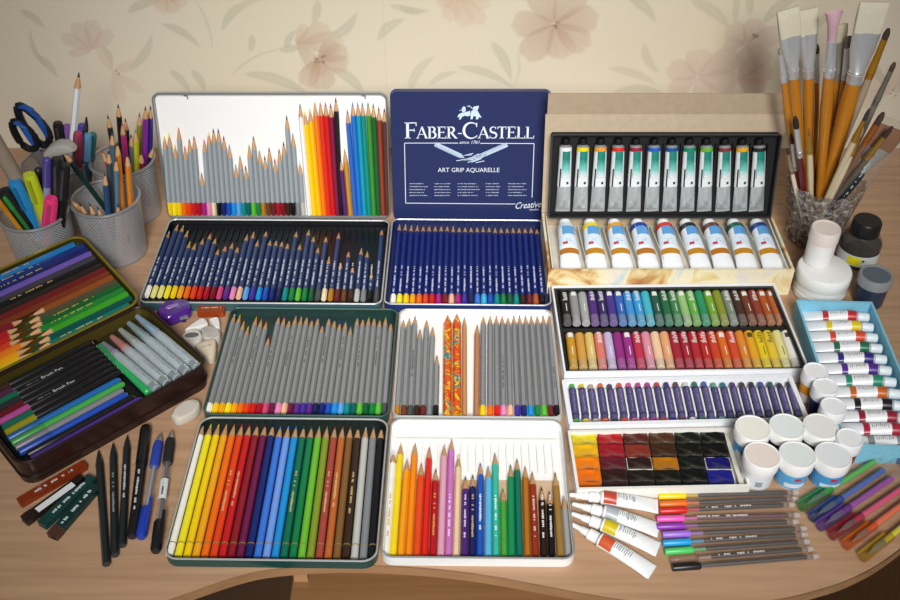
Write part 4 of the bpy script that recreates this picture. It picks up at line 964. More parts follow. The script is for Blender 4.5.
# ---------------------------------------------------------------- pale blue box of tubes
p00, p10 = G(792.5, 299.5, .026), G(863, 299, .026)
ang = math.radians(-2.5); e1 = Vector((math.cos(ang), math.sin(ang), 0)); e2 = Vector((math.sin(ang), -math.cos(ang), 0))   # e2 runs towards the desk front
BW, BL = .092, .236
org = Vector((p00.x + .004, p00.y, 0))
ctr = org + e1 * (BW / 2) + e2 * (BL / 2)
bb = thing('tube_box', 'pale blue open box packed with white paint tubes', 'box', None, ctr, ang)
part('box_body', tray(BW, BL, .026, .0028, .002, .002, 2), mat('#7fc0d8', 'paper', .15), bb)
def zb(x, y): return (780 + x / 3.75, 290 + y / 3.75)
BB = [('red', '#c02834'), ('yellow', '#dcc41c'), ('orange-red', '#d0482c'), ('green', '#1c6a48'), ('violet-blue', '#34267c'), ('purple', '#52288c'), ('teal green', '#1f8a6a'), ('orange-brown', '#c46424'), ('black', '#1c1c20'), ('dark red', '#8e2030'), ('crimson', '#a8243c'), ('grey', '#8c9094')]
for i, (nm_, hx) in enumerate(BB):
    y = .013 + i * .0186
    c0 = org + e1 * .0065 + e2 * (y - .004) + Vector((0, 0, .0125)); c1 = org + e1 * (.0865) + e2 * (y + .003) + Vector((0, 0, .0140))
    paint_tube(c0, c1, .0072, 'white paint tube with %s bands packed in the pale blue box' % nm_, 'white tubes in the pale blue box', '#e6e9ec', '#dfe9ee', .013, .0060,
               patches=(('cap_band', .84, 1.0, 0, 180, hx), ('label_band', .40, .50, 0, 180, hx), ('white_label', .50, .84, 5, 175, '#e9eaec')), marks=('#5a5e66', i, [(.54, .80, .30)]))

# ---------------------------------------------------------------- four contour tubes at the desk edge
def zt(x, y): return (565 + x / 5.714, 480 + y / 5.714)
for i, (a, b, c, d_, nm_, hx) in enumerate([(28, 84, 535, 132, 'brick red', '#b4452e'), (45, 137, 540, 268, 'silver grey', '#a8adb2'), (35, 190, 538, 378, 'yellow', '#c8b41c'), (35, 250, 505, 510, 'orange-red', '#c4552f')]):
    paint_tube(G(*zt(c, d_), .0075), G(*zt(a, b), .0090), .0074, 'white tapered paint tube with %s label and pointed cap' % nm_, 'contour tubes lying at the desk edge', '#e8eaea', '#eeeeec', .030, .0058, cone=True,
               patches=(('colour_label', .74, .97, 10, 170, hx),), marks=('#7a8088', 30 + i, [(.42, .72, .62)]))

# ---------------------------------------------------------------- fine pens with coloured caps
def zf(x, y): return (650 + x / 5.294, 480 + y / 5.294)
FP = [(45, 87, 782, 66, 'yellow', '#e8c818'), (50, 128, 785, 99, 'orange', '#e86a18'), (50, 165, 765, 131, 'red', '#c82420'), (35, 207, 792, 186, 'pink', '#e858b0'), (35, 248, 785, 221, 'purple', '#8a34a8'), (65, 290, 826, 256, 'lilac', '#9a6ad0'), (67, 335, 832, 289, 'sky blue', '#1e9ad8'), (78, 380, 845, 325, 'green', '#48c060'), (105, 424, 870, 363, 'clear', '#a88878'), (118, 466, 893, 403, 'black', '#16161a')]
for i, (a, b, c, d_, nm_, hx) in enumerate(FP):
    t = thing('fine_pen', 'slim transparent pen with %s cap lying in the row of pens' % nm_, 'pen', 'slim pens with coloured caps')
    r = .0031
    L = aim(t, G(*zf(a, b), r + .0006), G(*zf(c, d_), r + .0006)); q = round(L * 500) / 500
    part('cap', cached(('fcap', nm_ == 'black'), lambda: MB().loft([(0, r * .95), (.001, r * 1.1), (.016, r * 1.18), (.026, r * 1.18), (.0275, r * 1.05)], 14)), clear('#c8ada0', .14) if nm_ == 'clear' else mat(hx, 'plastic'), t)
    if nm_ == 'black': part('clip', MB().box((0, .012, r * 1.25), (.0022, .022, .0012)), mat(hx, 'plastic'), t)
    part('barrel', cached(('fbarrel', q), lambda: skin([hexring(r, .026), hexring(r, q - .006)])), clear('#d0c6c0', .10), t)
    part('refill', cached(('frefill', q), lambda: MB().loft([(.036, r * .45), (.046, r * .68), (q - .012, r * .68)], 10)), mat('#282426' if i not in (3,) else '#5a2a3a', 'plastic'), t)
    part('nib_holder', cached(('fnib',), lambda: MB().loft([(.028, r * .5), (.040, r * .6)], 10)), mat(paler(hx, .3, (120, 100, 90)), 'plastic'), t)
    part('end_plug', cached(('fplug',), lambda: MB().loft([(0, r), (.003, r), (.0065, r * .55)], 10)), clear('#e0dcd8', .3), t, (0, q - .0065, 0))
    if i in (2, 3, 6, 8): part('print', cached(('fprint', i % 2), lambda: print_strip(40 + i % 2)), mat('#d6d2d0', 'paint'), t, (0, .040, r * .87))

# ---------------------------------------------------------------- gel pens fanned out
GP = [(800, 508, 893, 450, 'green', '#4ab848', '#2fa864'), (811, 519, 900, 459, 'blue', '#3a62b8', '#2a62a8'), (819, 528, 908, 467, 'violet', '#9a3aa8', '#7a52b8'), (831, 537, 914, 480, 'pink-red', '#e04878', '#b02848'), (845, 547, 920, 491, 'orange', '#f06a3a', '#e07820'), (862, 559, 928, 506, 'yellow', '#dcd41a', '#c8a83a')]
for i, (a, b, c, d_, nm_, ink_, capc) in enumerate(GP):
    r = .0041
    p0, p1 = G(a, b, r + .0012), G(c, d_, r + .0012); p1 = p0 + (p1 - p0).normalized() * .142
    t = thing('gel_pen', 'transparent gel pen with %s ink and tinted clear cap' % nm_, 'pen', 'gel pens fanned out at the desk corner')
    aim(t, p0, p1)
    part('barrel', cached(('gbarrel',), lambda: MB().loft([(.030, r * .9), (.036, r), (.134, r), (.135, r * .9)], 14)), clear('#e0dad4', .07), t)
    part('refill', cached(('grefill',), lambda: MB().loft([(.034, r * .70), (.112, r * .70)], 12)), mat(ink_, 'plastic'), t)
    part('metal_tip', cached(('gtip',), lambda: MB().loft([(.010, r * .15), (.018, r * .5), (.020, r * .75), (.034, r * .78)], 12)), mat('#a8a6a0', 'metal'), t)
    cap = part('cap', cached(('gcap',), lambda: MB().loft([(0, r * .8), (.0012, r * 1.18), (.044, r * 1.2), (.045, r * 1.12)], 16)), clear(capc, .11), t)
    part('clip', cached(('gclip',), lambda: MB().box((0, .022, 0), (.0030, .040, .0014))), clear(capc, .4), cap, (-.0052, 0, .0012))
    part('end_plug', cached(('gplug',), lambda: MB().loft([(0, r), (.006, r), (.009, r * .6)], 12)), clear(capc, .4), t, (0, .134, 0))

# ---------------------------------------------------------------- glass pot of brushes
PX, PY = .488, 1.112
pot = thing('glass_pot', 'cut-glass pot full of paint brushes', 'pot', None, (PX, PY, 0))
def pot_mesh():
    mb = MB(); n = 48; prof = [(0, .030), (.004, .034), (.012, .034), (.030, .037), (.055, .042), (.080, .047), (.092, .050), (.092, .0475), (.055, .0385), (.012, .0305), (.008, .005)]
    vs = []
    for j, (z, r) in enumerate(prof):
        for i in range(n):
            a = 2 * math.pi * i / n
            cut = (.0016 if (i + j) % 2 else -.0010) if 0 < j < 6 else 0
            zz = z + (.004 * abs(math.sin(a * 6)) if j in (6, 7) else 0)
            vs.append(((r + cut) * math.cos(a), (r + cut) * math.sin(a), zz))
    fs = [(j * n + i, j * n + (i + 1) % n, (j + 1) * n + (i + 1) % n, (j + 1) * n + i) for j in range(len(prof) - 1) for i in range(n)]
    fs += [tuple(range(n)), tuple((len(prof) - 1) * n + i for i in range(n))]
    return mb.add(vs, fs)
def cut_mat():
    m = bpy.data.materials.new('cut_crystal'); m.use_nodes = True
    nt = m.node_tree; n = nt.nodes; L = nt.links; b = n['Principled BSDF']; out = n['Material Output']
    tc = n.new('ShaderNodeTexCoord'); vo = n.new('ShaderNodeTexVoronoi'); vo.inputs['Scale'].default_value = 210
    ns = n.new('ShaderNodeTexNoise'); ns.inputs['Scale'].default_value = 160; ns.inputs['Detail'].default_value = 3
    L.new(tc.outputs['Object'], vo.inputs['Vector']); L.new(tc.outputs['Object'], ns.inputs['Vector'])
    cr = n.new('ShaderNodeValToRGB'); cr.color_ramp.elements[0].position = .35; cr.color_ramp.elements[0].color = lin('#4a3a30') + (1,); cr.color_ramp.elements[1].position = .65; cr.color_ramp.elements[1].color = lin('#dcd8d2') + (1,)  # brown-to-white mottling paints the sparkle and glints of the glass
    L.new(ns.outputs['Fac'], cr.inputs['Fac']); L.new(cr.outputs['Color'], b.inputs['Base Color']); b.inputs['Roughness'].default_value = .08
    bp = n.new('ShaderNodeBump'); bp.inputs['Strength'].default_value = .9; bp.inputs['Distance'].default_value = .002
    L.new(vo.outputs['Distance'], bp.inputs['Height']); L.new(bp.outputs['Normal'], b.inputs['Normal'])
    mr = n.new('ShaderNodeMapRange'); mr.inputs[1].default_value = .3; mr.inputs[2].default_value = .75; mr.inputs[3].default_value = .10; mr.inputs[4].default_value = .62
    L.new(ns.outputs['Fac'], mr.inputs[0])
    t = n.new('ShaderNodeBsdfTransparent'); t.inputs[0].default_value = (.9, .9, .9, 1)
    s = n.new('ShaderNodeMixShader'); L.new(mr.outputs[0], s.inputs[0]); L.new(t.outputs[0], s.inputs[1]); L.new(b.outputs[0], s.inputs[2]); L.new(s.outputs[0], out.inputs['Surface'])
    return m
CUT = cut_mat()
part('cut_glass', pot_mesh().mesh('cut_glass', 10), CUT, pot)
part('inner_label', MB().loft([(.02, .026), (.05, .030)], 16, False, 2, 'z', 200, 330), mat('#8a6a50', 'card'), pot)
LAY = iter([.008, .018, -.006, .020, .008, -.010, -.008, .020, -.018, -.012, -.014, -.02, .012, .014, -.016, -.020, -.008, -.002, .006])
def brush(tip, low, Dt, Dl, label, br_c, br_len, br_w, fer_len, fer_c, hand_c, hand_r, flat=True, group='brushes in the glass pot', cat='brush', fer_r=None, hand_end=None, tipc=None, minz=.014):
    p1 = V(*tip, Dt); pl = V(*low, Dl)
    d = (pl - p1); k = (minz - p1.z) / d.z; p0 = p1 + d * k
    off = Vector((p0.x - PX, p0.y - PY, 0))
    if off.length > .022: off = off.normalized() * .022; p0 = Vector((PX, PY, minz)) + off
    p0.y = PY + next(LAY)
    t = thing('paint_brush', label, cat, group)
    L = aim(t, p0, p1, (0, -1, .3))
    hb = L - br_len - fer_len; hr = hand_r; w = br_w / 2
    splay = flat == 'splay'; flat = flat is True
    th = min(w * .45, .0045) if flat else w
    fr = fer_r or hr
    if splay: part('bristles', MB().loft([(L - br_len - .001, w * .9, w * .8), (L - br_len * .5, w * 1.1, w), (L - br_len * .15, w * 1.55, w * 1.2), (L, w * 1.9, w * .9), (L - .004, w * .8, w * .4)], 20), mat(br_c, 'bristle'), t)
    else: part('bristles', MB().loft([(L - br_len - .001, w * .96, th), (L - br_len * .5, w * 1.02, th), (L - br_len * .08, w * (1.04 if flat else .55), th * (.7 if flat else .55)), (L, w * (1.0 if flat else .06), th * (.35 if flat else .06))], 20, True, 5 if flat else 2), mat(br_c, 'bristle'), t)
    part('ferrule', MB().loft([(hb - .002, fr, fr), (hb + fer_len * .12, fr * 1.02, fr * 1.02), (hb + fer_len * .13, fr * 1.1, fr * 1.1), (hb + fer_len * .16, fr * 1.1, fr * 1.1), (hb + fer_len * .17, fr * 1.0, fr), (hb + fer_len * .21, fr * 1.09, fr * 1.09), (hb + fer_len * .24, fr * 1.0, fr), (hb + fer_len * .65, fr + (w * 1.0 - fr) * .75, fr + (th - fr) * .7), (hb + fer_len, w * 1.02, th * 1.08)], 20, True, 2), mat(fer_c, 'metal'), t)
    part('handle', MB().loft([(0, hr * .35), (.004, hr * .5), (hb * .45, hr * .82), (hb * .8, hr * 1.12), (hb * .93, hr * 1.05), (hb, hr * .94)], 14), mat(hand_c, 'gloss'), t)
    if tipc: part('paint_stain', MB().loft([(L - br_len * .55, w * 1.05, th * 1.1), (L - br_len * .15, w * .9, th * .9)], 14, False, 2), mat(tipc, 'bristle'), t)
    return t
OCH = '#b5741c'; SIL = '#cfd1d2'
brush((788, 9), (806, 190), 1.134, 1.102, 'wide flat brush with cream bristles and ochre handle beside the cardboard lid', '#c9c3ac', .034, .026, .054, SIL, OCH, .0066)
brush((808, 9), (813, 195), 1.142, 1.112, 'flat cream-bristled brush beside the widest of the slim ochre brushes', '#c8c2ab', .031, .023, .056, SIL, OCH, .0064)
brush((834, 12), (821, 195), 1.110, 1.100, 'round brush with pink-stained splayed bristles and ochre handle', '#c4a0a8', .036, .011, .044, SIL, OCH, .0066, 'splay')
brush((842, 24), (832, 195), 1.155, 1.120, 'filbert brush with worn cream bristles behind the pink-stained brush', '#b5aa90', .022, .014, .048, '#9c9a94', OCH, .0056)
brush((850, 36), (836, 190), 1.140, 1.115, 'small flat brush with dark worn bristles and ochre handle', '#6e6058', .014, .010, .040, SIL, OCH, .0042)
brush((875, 2), (829, 190), 1.125, 1.095, 'largest flat brush with cream bristles and thick ochre handle', '#cbc5ae', .036, .034, .062, SIL, OCH, .0092)
brush((780, 48), (795, 190), 1.106, 1.096, 'slim ochre brush with short pale tip nearest the cardboard flap', '#8a8474', .008, .006, .036, SIL, OCH, .0040, False)
brush((817, 44), (817, 190), 1.160, 1.125, 'slim dark-tipped ochre brush behind the second flat cream brush', '#3c3430', .012, .006, .036, SIL, OCH, .0040, False)
brush((795, 116), (803, 192), 1.080, 1.078, 'round black-tipped brush with silver ferrule and dark red handle', '#1c1a1c', .018, .007, .044, SIL, '#5c1420', .0034, False)
brush((791, 134), (797, 192), 1.098, 1.094, 'shorter black-tipped brush with slim dark red handle', '#221e1e', .014, .005, .040, SIL, '#6a1a22', .0028, False)
brush((787, 148), (794, 192), 1.090, 1.088, 'tiny dark-tipped liner brush with pale handle at the pot rim', '#2c2622', .010, .0035, .030, '#a89878', '#d8cdb8', .0026, False)
brush((809, 128), (811, 195), 1.072, 1.072, 'fine pointed brush with gold ferrule and cream handle', '#8a5a2c', .012, .003, .026, '#b08a3a', '#cbb99a', .0036, False)
brush((889, 28), (832, 200), 1.120, 1.090, 'round dark-tipped brush with gold ferrule and pinkish beige handle', '#3a2c22', .014, .0075, .050, '#c08a2a', '#a8957e', .0048, False)
brush((895, 62), (846, 195), 1.125, 1.098, 'small dark-tipped brush with silver ferrule and grey-green handle', '#4a3a30', .012, .006, .046, '#8a8c80', '#7a766a', .0040, False)
brush((870, 108), (827, 200), 1.070, 1.070, 'slim brush with gold ferrule and cream handle, dark pointed hair', '#3a2e34', .018, .005, .030, '#b08430', '#c8b898', .0040, False)
brush((863, 127), (832, 200), 1.076, 1.074, 'cream-handled brush with wide gold ferrule and light brown hair', '#a5825a', .014, .006, .026, '#c08c28', '#d0c2a4', .0042, False)
brush((884, 112), (838, 200), 1.080, 1.074, 'brown-handled brush with copper ferrule and dark brown hair', '#4a3024', .018, .008, .030, '#b06a34', '#7a5a48', .0042, False)
brush((893, 126), (845, 200), 1.085, 1.078, 'grey-green handled brush with gold bands and dark pointed hair', '#3c2a20', .018, .006, .034, '#b08a40', '#5e5a50', .0042, False)
fb = brush((893, 128), (846, 208), 1.105, 1.092, 'broad brown-haired flat brush in clear sleeve with dark printed handle', '#8a5a34', .030, .036, .036, '#c4c8c8', '#26303a', .0075)
L_ = (fb.location - V(893, 128, 1.105)).length
part('clear_sleeve', MB().box((0, L_ - .040, 0), (.044, .098, .011)), clear('#e0dcd8', .07), fb)
part('print', cached(('bprint',), lambda: print_strip(77)), mat('#d0d4d8', 'paint'), fb, (0, L_ * .38, .0080))
# ---------------------------------------------------------------- dark brown tin on the left, turned on the desk
TA = math.radians(43)
E1 = Vector((math.cos(TA), math.sin(TA), 0)); E2 = Vector((-math.sin(TA), math.cos(TA), 0))
RC = G(208, 362, .035); TL_, TS_ = .222, .142
LC = RC - E1 * TL_
ctr = LC + E1 * (TL_ / 2) + E2 * (TS_ / 2)
bt2 = thing('pencil_tin', 'dark brown hinged tin with brush pens and pencils, lid laid open', 'tin', 'open pencil tins', (ctr.x, ctr.y, 0), TA)
part('body', tray(TL_, TS_, .033, .0016, .002, .016), mat('#2a1814', 'paint'), bt2)
part('rolled_rim', rim_mesh(TL_, TS_, .033, .016, .0018), mat('#241510', 'paint'), bt2)
part('base_bead', rim_mesh(TL_ + .001, TS_ + .001, .010, .0165, .0012), mat('#20120e', 'paint'), bt2)
part('gold_lining', tray(TL_ - .004, TS_ - .004, .031, .0006, .0022, .014), mat('#6a5c28', 'metal'), bt2, (0, 0, .0006))
part('pen_rest', MB().box((-.032, 0, .012), (.146, .130, .019)), mat('#0f0f10', 'plastic'), bt2)
part('brush_rest', MB().box((.076, 0, .011), (.058, .130, .017)), mat('#2e2a18', 'plastic'), bt2)
LT = math.radians(9)
hinge = LC + E2 * (TS_ + .002); hinge = Vector((hinge.x, hinge.y, .034))
E2T = E2 * math.cos(LT) + Vector((0, 0, math.sin(LT))); N2T = E1.cross(E2T)
LL_ = .145
lidp = part('lid', tray(TL_, LL_, .012, .0014, .0014, .016), mat('#2a1814', 'paint'), bt2)
Mb = Matrix.Translation(Vector((ctr.x, ctr.y, 0))) @ Matrix.Rotation(TA, 4, 'Z')
Ml = Matrix((E1, E2T, N2T)).transposed().to_4x4(); Ml.translation = hinge + E1 * (TL_ / 2) + E2T * (LL_ / 2) - N2T * .010
lidp.matrix_basis = Mb.inverted() @ Ml
part('gold_rim', rim_mesh(TL_ - .001, LL_ - .001, .012, .0155, .0016), mat('#9a8a2c', 'metal'), lidp)
part('lid_lining', tray(TL_ - .004, LL_ - .004, .011, .0005, .0018, .014), mat('#5e5426', 'metal'), lidp)
def TP(s, q, z): p = LC + E1 * s + E2 * q; return Vector((p.x, p.y, z))
def LPt(s, q, h=.0066): return hinge + E1 * s + E2T * q - N2T * .010 + N2T * h
# pencils in the open lid
rows = [('teal', '#0e6e62', 'yellow', '#dcb012'), ('dark teal', '#0b4e48', 'golden', '#dc9a14'), ('bright green', '#3a9a22', 'orange', '#d8761a'), ('leaf green', '#1f7a30', 'red-orange', '#c8401c'), ('dark green', '#195a2c', 'scarlet', '#b42420'), ('olive grey', '#4a4a34', 'red', '#a81c24'), ('orange-brown', '#8a4a1e', 'crimson', '#7a1826'), ('rust brown', '#733218', None, None), ('dark red', '#6a1c1c', None, None),
        ('brown-black', '#2a201c', None, None), ('black', '#17161a', None, None), ('slate grey', '#3c3a44', None, None), ('violet', '#6a54a8', None, None), ('navy', '#1e2460', None, None), ('dark blue', '#1a3278', None, None), ('bright blue', '#1e74b4', None, None)]
gl = 'pencils in the open lid of the brown tin'
for i, (nm_, hx, n2, h2) in enumerate(rows):
    q = .0075 + i * .00865; s1 = .2165 - (.008 if i in (0, 15) else 0)
    s0 = .088 + [.0, .004, .012, .003, .008, .01, .02, .012, .016, .014, .01, .0, .01, .008, .004, .0][i] if n2 else (.050 if i in (7, 8) else .012 + (.004 if i > 13 else 0))
    if i in (7, 8): n2, h2 = ('dark crimson', '#8a1a22') if i == 7 else ('maroon', '#6e1620')
    pencil(LPt(s1, q), LPt(s0, q), '%s pencil lying in the open lid of the brown tin' % nm_, gl, hx, hx, up=N2T, R=.0039, prt=('#c9a84a', i % 5) if i in (0, 3, 4, 10, 14, 15, 13) else None, prt_at=.06)
    if n2: pencil(LPt(.006, q), LPt(s0 - .003, q), '%s pencil stub in the brown tin lid, tip against the %s pencil' % (n2, nm_), gl, h2, '#5a2a22' if i > 4 else h2, up=N2T, R=.0039, tipL=.017)
# rods and black brush pens in the tin
zr = .026
def stick_thing(name, label, cat, group, p0, p1, parts, up=(0, 0, 1), seg=14):
    t = thing(name, label, cat, group); L = aim(t, p0, p1, up); out = []
    for pr in parts:
        secs = [tuple([(L + s[0]) if s[0] < 0 else (L if s[0] == 'L' else s[0])] + list(s[1:])) if not isinstance(s[0], str) else tuple([L] + list(s[1:])) for s in pr[1]]
        out.append(part(pr[0], MB().loft(secs, seg), pr[2], t))
    return t, L, out
rods = [('purple', '#4a2a86'), ('black', '#141216'), ('royal blue', '#1e4ab0'), ('silver grey', '#7c7e82'), ('light green', '#3fa044'), ('blue', '#1a62a8')]
for i, (nm_, hx) in enumerate(rods):
    q = .0085 + i * .0086; s1 = .141 - (.004 * i if i < 3 else .008)
    s0 = .014 if i < 2 else .009
    stick_thing('felt_pen', '%s capped felt pen in the brown tin between rim and black brush pens' % nm_, 'pen', 'felt pens in the brown tin', TP(s0, q, zr), TP(s1 + .006 * (i > 3), q, zr),
                [('barrel', [(0.002, .0036), (.040, .0040), (-.004, .0040), (-.0005, .0030)], mat(hx, 'plastic')), ('cap', [(0.0, .0034), (.001, .0041), (.036, .0043)], mat(paler(hx, .12, (0, 0, 0)), 'plastic')), ('end_dot', [(-.0008, .0022), ('L', .0022)], mat('#d8d8d4', 'plastic'))])
caps = [('mustard', '#8a8418'), ('teal', '#12604e'), ('pink', '#a84888'), ('dark red', '#5c1218'), ('charcoal', '#26282a'), ('green', '#156046'), ('plum', '#4c2040'), ('brown', '#3a221c')]
BLK = mat('#121214', 'plastic', .15)
for i, (nm_, hx) in enumerate(caps):
    q = .0605 + i * .0094
    t, L, _ = stick_thing('brush_pen', 'black brush pen with %s cap in the brown tin' % nm_, 'pen', 'black brush pens in the brown tin', TP(.010 + .001 * (i % 3), q, zr + .001), TP(.146, q, zr + .001),
                [('barrel', [(.034, .0040), (.036, .0044), (-.006, .0044), (-.004, .0032), (-.0005, .0030)], BLK), ('cap', [(0, .0030), (.001, .0041), (.034, .0046)], mat(hx, 'gloss')), ('end_dot', [(-.0006, .0024), ('L', .0024)], mat('#d8d8d4', 'plastic'))])
    if i in (2, 5):
        text_part('lettering', 'Brush Pen', .0062, mat('#cfd0d2', 'paint'), t, (.0022, .075, .0046), 0, 'CENTER', 1.0, (0, 0, math.pi / 2))
        part('small_print', cached(('bpsmall',), lambda: print_strip(60)), mat('#b0b2b6', 'paint'), t, (0, .045, .0044)).scale = (.5, .28, 1)
# water brushes lying across the tin
WBp = [((139, 311), (197, 366), 'blue-tinted', '#a8c4d8'), ((131, 319), (188, 371), 'pale teal', '#a8c0c0'), ((122, 327), (180, 377), 'colourless', '#c4c6c2'), ((109, 330), (172, 381), 'red-stained', '#d89a92'), ((97, 334), (163, 386), 'violet-stained', '#b4aac4')]
for i, (a, b, nm_, hx) in enumerate(WBp):
    p0 = G(*b, .029); p1 = G(*a, .031)
    sA = (p0 - LC).dot(E1); 
    p0 = TP(.212 - i * .0128, .008, .0275); p1 = TP(.206 - i * .0132, .131 - .004 * i, .0295)
    t, L, _ = stick_thing('water_brush', '%s clear water brush lying across the brown tin' % nm_, 'brush', 'water brushes in the brown tin', p0, p1,
                [('barrel', [(0, .0048), (.002, .0061), (.070, .0062), (.078, .0054), (.082, .0044)], clear('#d2dde2', .42, .15)), ('cap', [(.080, .0050), (.083, .0058), (-.030, .0052), (-.008, .0036), (-.001, .0030)], clear(hx, .36, .2)), ('bristle_core', [(.086, .0026), (-.030, .0022), (-.020, .0006)], mat(paler(hx, .35, (200, 200, 200)), 'plastic')), ('silver_end', [(0.0, .0040), (.0015, .0062), (.010, .0063)], mat('#a8b4b8', 'metal'))])
    part('print', cached(('wprint', i % 2), lambda: print_strip(70 + i % 2)), mat('#6a88a0', 'paint'), t, (0, .012, .0062)).scale = (.7, .6, 1)
stick_thing('felt_pen', 'bright green pen lying across the brown tin beside the water brushes', 'pen', 'felt pens in the brown tin', TP(.1515, .010, .027), TP(.150, .118, .027), [('barrel', [(0, .0030), (.002, .0046), (.066, .0046)], mat('#2aa05a', 'plastic')), ('cap', [(.066, .0050), (-.004, .0046), (-.001, .003)], mat('#2c8a50', 'plastic'))])

# ---------------------------------------------------------------- mesh cups
def mesh_mat():
    m = bpy.data.materials.new('wire_mesh'); m.use_nodes = True
    nt = m.node_tree; n = nt.nodes; L = nt.links; b = n['Principled BSDF']; out = n['Material Output']
    b.inputs['Base Color'].default_value = lin('#c4c6c8') + (1,); b.inputs['Metallic'].default_value = .4; b.inputs['Roughness'].default_value = .38
    tc = n.new('ShaderNodeTexCoord'); sp = n.new('ShaderNodeSeparateXYZ'); L.new(tc.outputs['Object'], sp.inputs[0])
    at = n.new('ShaderNodeMath'); at.operation = 'ARCTAN2'; L.new(sp.outputs['Y'], at.inputs[0]); L.new(sp.outputs['X'], at.inputs[1])
    def comb(ka, kz):
        a = n.new('ShaderNodeMath'); a.operation = 'MULTIPLY'; a.inputs[1].default_value = ka; L.new(at.outputs[0], a.inputs[0])
        z = n.new('ShaderNodeMath'); z.operation = 'MULTIPLY_ADD'; z.inputs[1].default_value = kz; L.new(sp.outputs['Z'], z.inputs[0]); L.new(a.outputs[0], z.inputs[2])
        s = n.new('ShaderNodeMath'); s.operation = 'SINE'; L.new(z.outputs[0], s.inputs[0]); return s
    s1, s2 = comb(64, 1500), comb(-64, 1500)
    mx = n.new('ShaderNodeMath'); mx.operation = 'MAXIMUM'; L.new(s1.outputs[0], mx.inputs[0]); L.new(s2.outputs[0], mx.inputs[1])
    gt = n.new('ShaderNodeMath'); gt.operation = 'GREATER_THAN'; gt.inputs[1].default_value = .10; L.new(mx.outputs[0], gt.inputs[0])
    tr = n.new('ShaderNodeBsdfTransparent'); ms = n.new('ShaderNodeMixShader')
    L.new(gt.outputs[0], ms.inputs[0]); L.new(tr.outputs[0], ms.inputs[1]); L.new(b.outputs[0], ms.inputs[2]); L.new(ms.outputs[0], out.inputs['Surface'])
    return m
MESH = mesh_mat(); STEEL = mat('#a6a8aa', 'metal'); CR0, CR1, CHH = .0365, .0425, .086
CUPS = {}
def cup(key, label, x, y):
    t = thing('mesh_cup', label, 'pencil cup', 'wire mesh pencil cups', (x, y, 0)); CUPS[key] = (x, y)
    part('mesh_wall', cached(('mesh_wall',), lambda: MB().loft([(.002, CR0), (CHH / 2, (CR0 + CR1) / 2), (CHH, CR1)], 64, False, 2, 'z')), MESH, t)
    part('rim', cached(('cup_rim',), lambda: MB().tube_path([(CR1 * math.cos(a), CR1 * math.sin(a), CHH) for a in [2 * math.pi * i / 48 for i in range(48)]], .0021, 8, True)), STEEL, t)
    part('base', cached(('cup_base',), lambda: MB().loft([(0, CR0), (.0035, CR0 + .0006), (.0036, CR0 - .001), (.0025, CR0 * .98), (.0024, .001)], 48, True, 2, 'z')), STEEL, t)
cup('A', 'wire mesh cup of highlighters and markers behind the brown tin', -.522, 1.050)
cup('B', 'wire mesh cup with two orange pencils and small pencil stubs', -.440, 1.080)
cup('C', 'wire mesh cup of metallic and pink pencils beside the white lid', -.441, 1.171)
cup('D', 'wire mesh cup holding scissors and a tall white pencil', -.531, 1.162)
def incup(key, tip, D, bx_=0.0, by_=0.0, z0=.006):
    x, y = CUPS[key]; p1 = V(*tip, D); off = Vector((bx_, by_, 0))
    if off.length > .028: off = off.normalized() * .028
    p0 = Vector((x, y, z0)) + off
    k = (CHH - p0.z) / (p1.z - p0.z); qx, qy = p0.x + (p1.x - p0.x) * k - x, p0.y + (p1.y - p0.y) * k - y
    if math.hypot(qx, qy) > .036: print('CUP', key, tip, round(qx, 3), round(qy, 3))
    return p0, p1
# cup C: pencils
gc = 'pencils in the mesh cups'
for (tip, D, b, nm_, hx, ld_) in [((118, 104), 1.185, (-.012, .005), 'black', '#1a1a1e', '#141414'), ((107.5, 114), 1.19, (-.018, .01), 'charcoal', '#242428', '#202024'), ((122, 122), 1.155, (.0, -.014), 'hot pink', '#b02a72', '#a03060'), ((125, 117), 1.18, (-.004, .012), 'dark blue-grey', '#30384c', '#2a3040'), ((131, 134), 1.16, (.004, -.008), 'silver', '#6a6e74', '#3a3a3a'),
        ((135.5, 129), 1.150, (.010, -.018), 'yellow-green', '#b0b428', '#7a8a28'), ((139.5, 113), 1.185, (.006, .010), 'yellow-black', '#8a8a24', '#3a6a3a'), ((145.5, 106), 1.165, (.014, .0), 'metallic purple', '#7c2490', '#3a3040'), ((150.5, 106), 1.18, (.019, .008), 'violet', '#342a80', '#2a2a50'),
        ((141, 151), 1.150, (.016, -.012), 'short dark red', '#7a1a30', '#7a1a30'), ((154, 147), 1.175, (-.004, .012), 'short navy', '#1e2440', '#b0a020'), ((101.5, 150), 1.165, (-.010, -.004), 'short orange-red', '#c0481c', '#c0401c')]:
    p0, p1 = incup('C', tip, D, *b)
    pencil(p0, p1, '%s pencil standing in the mesh cup beside the white lid' % nm_, gc, hx, ld_, up=(0, -1, 0), R=.0038, name='pencil')
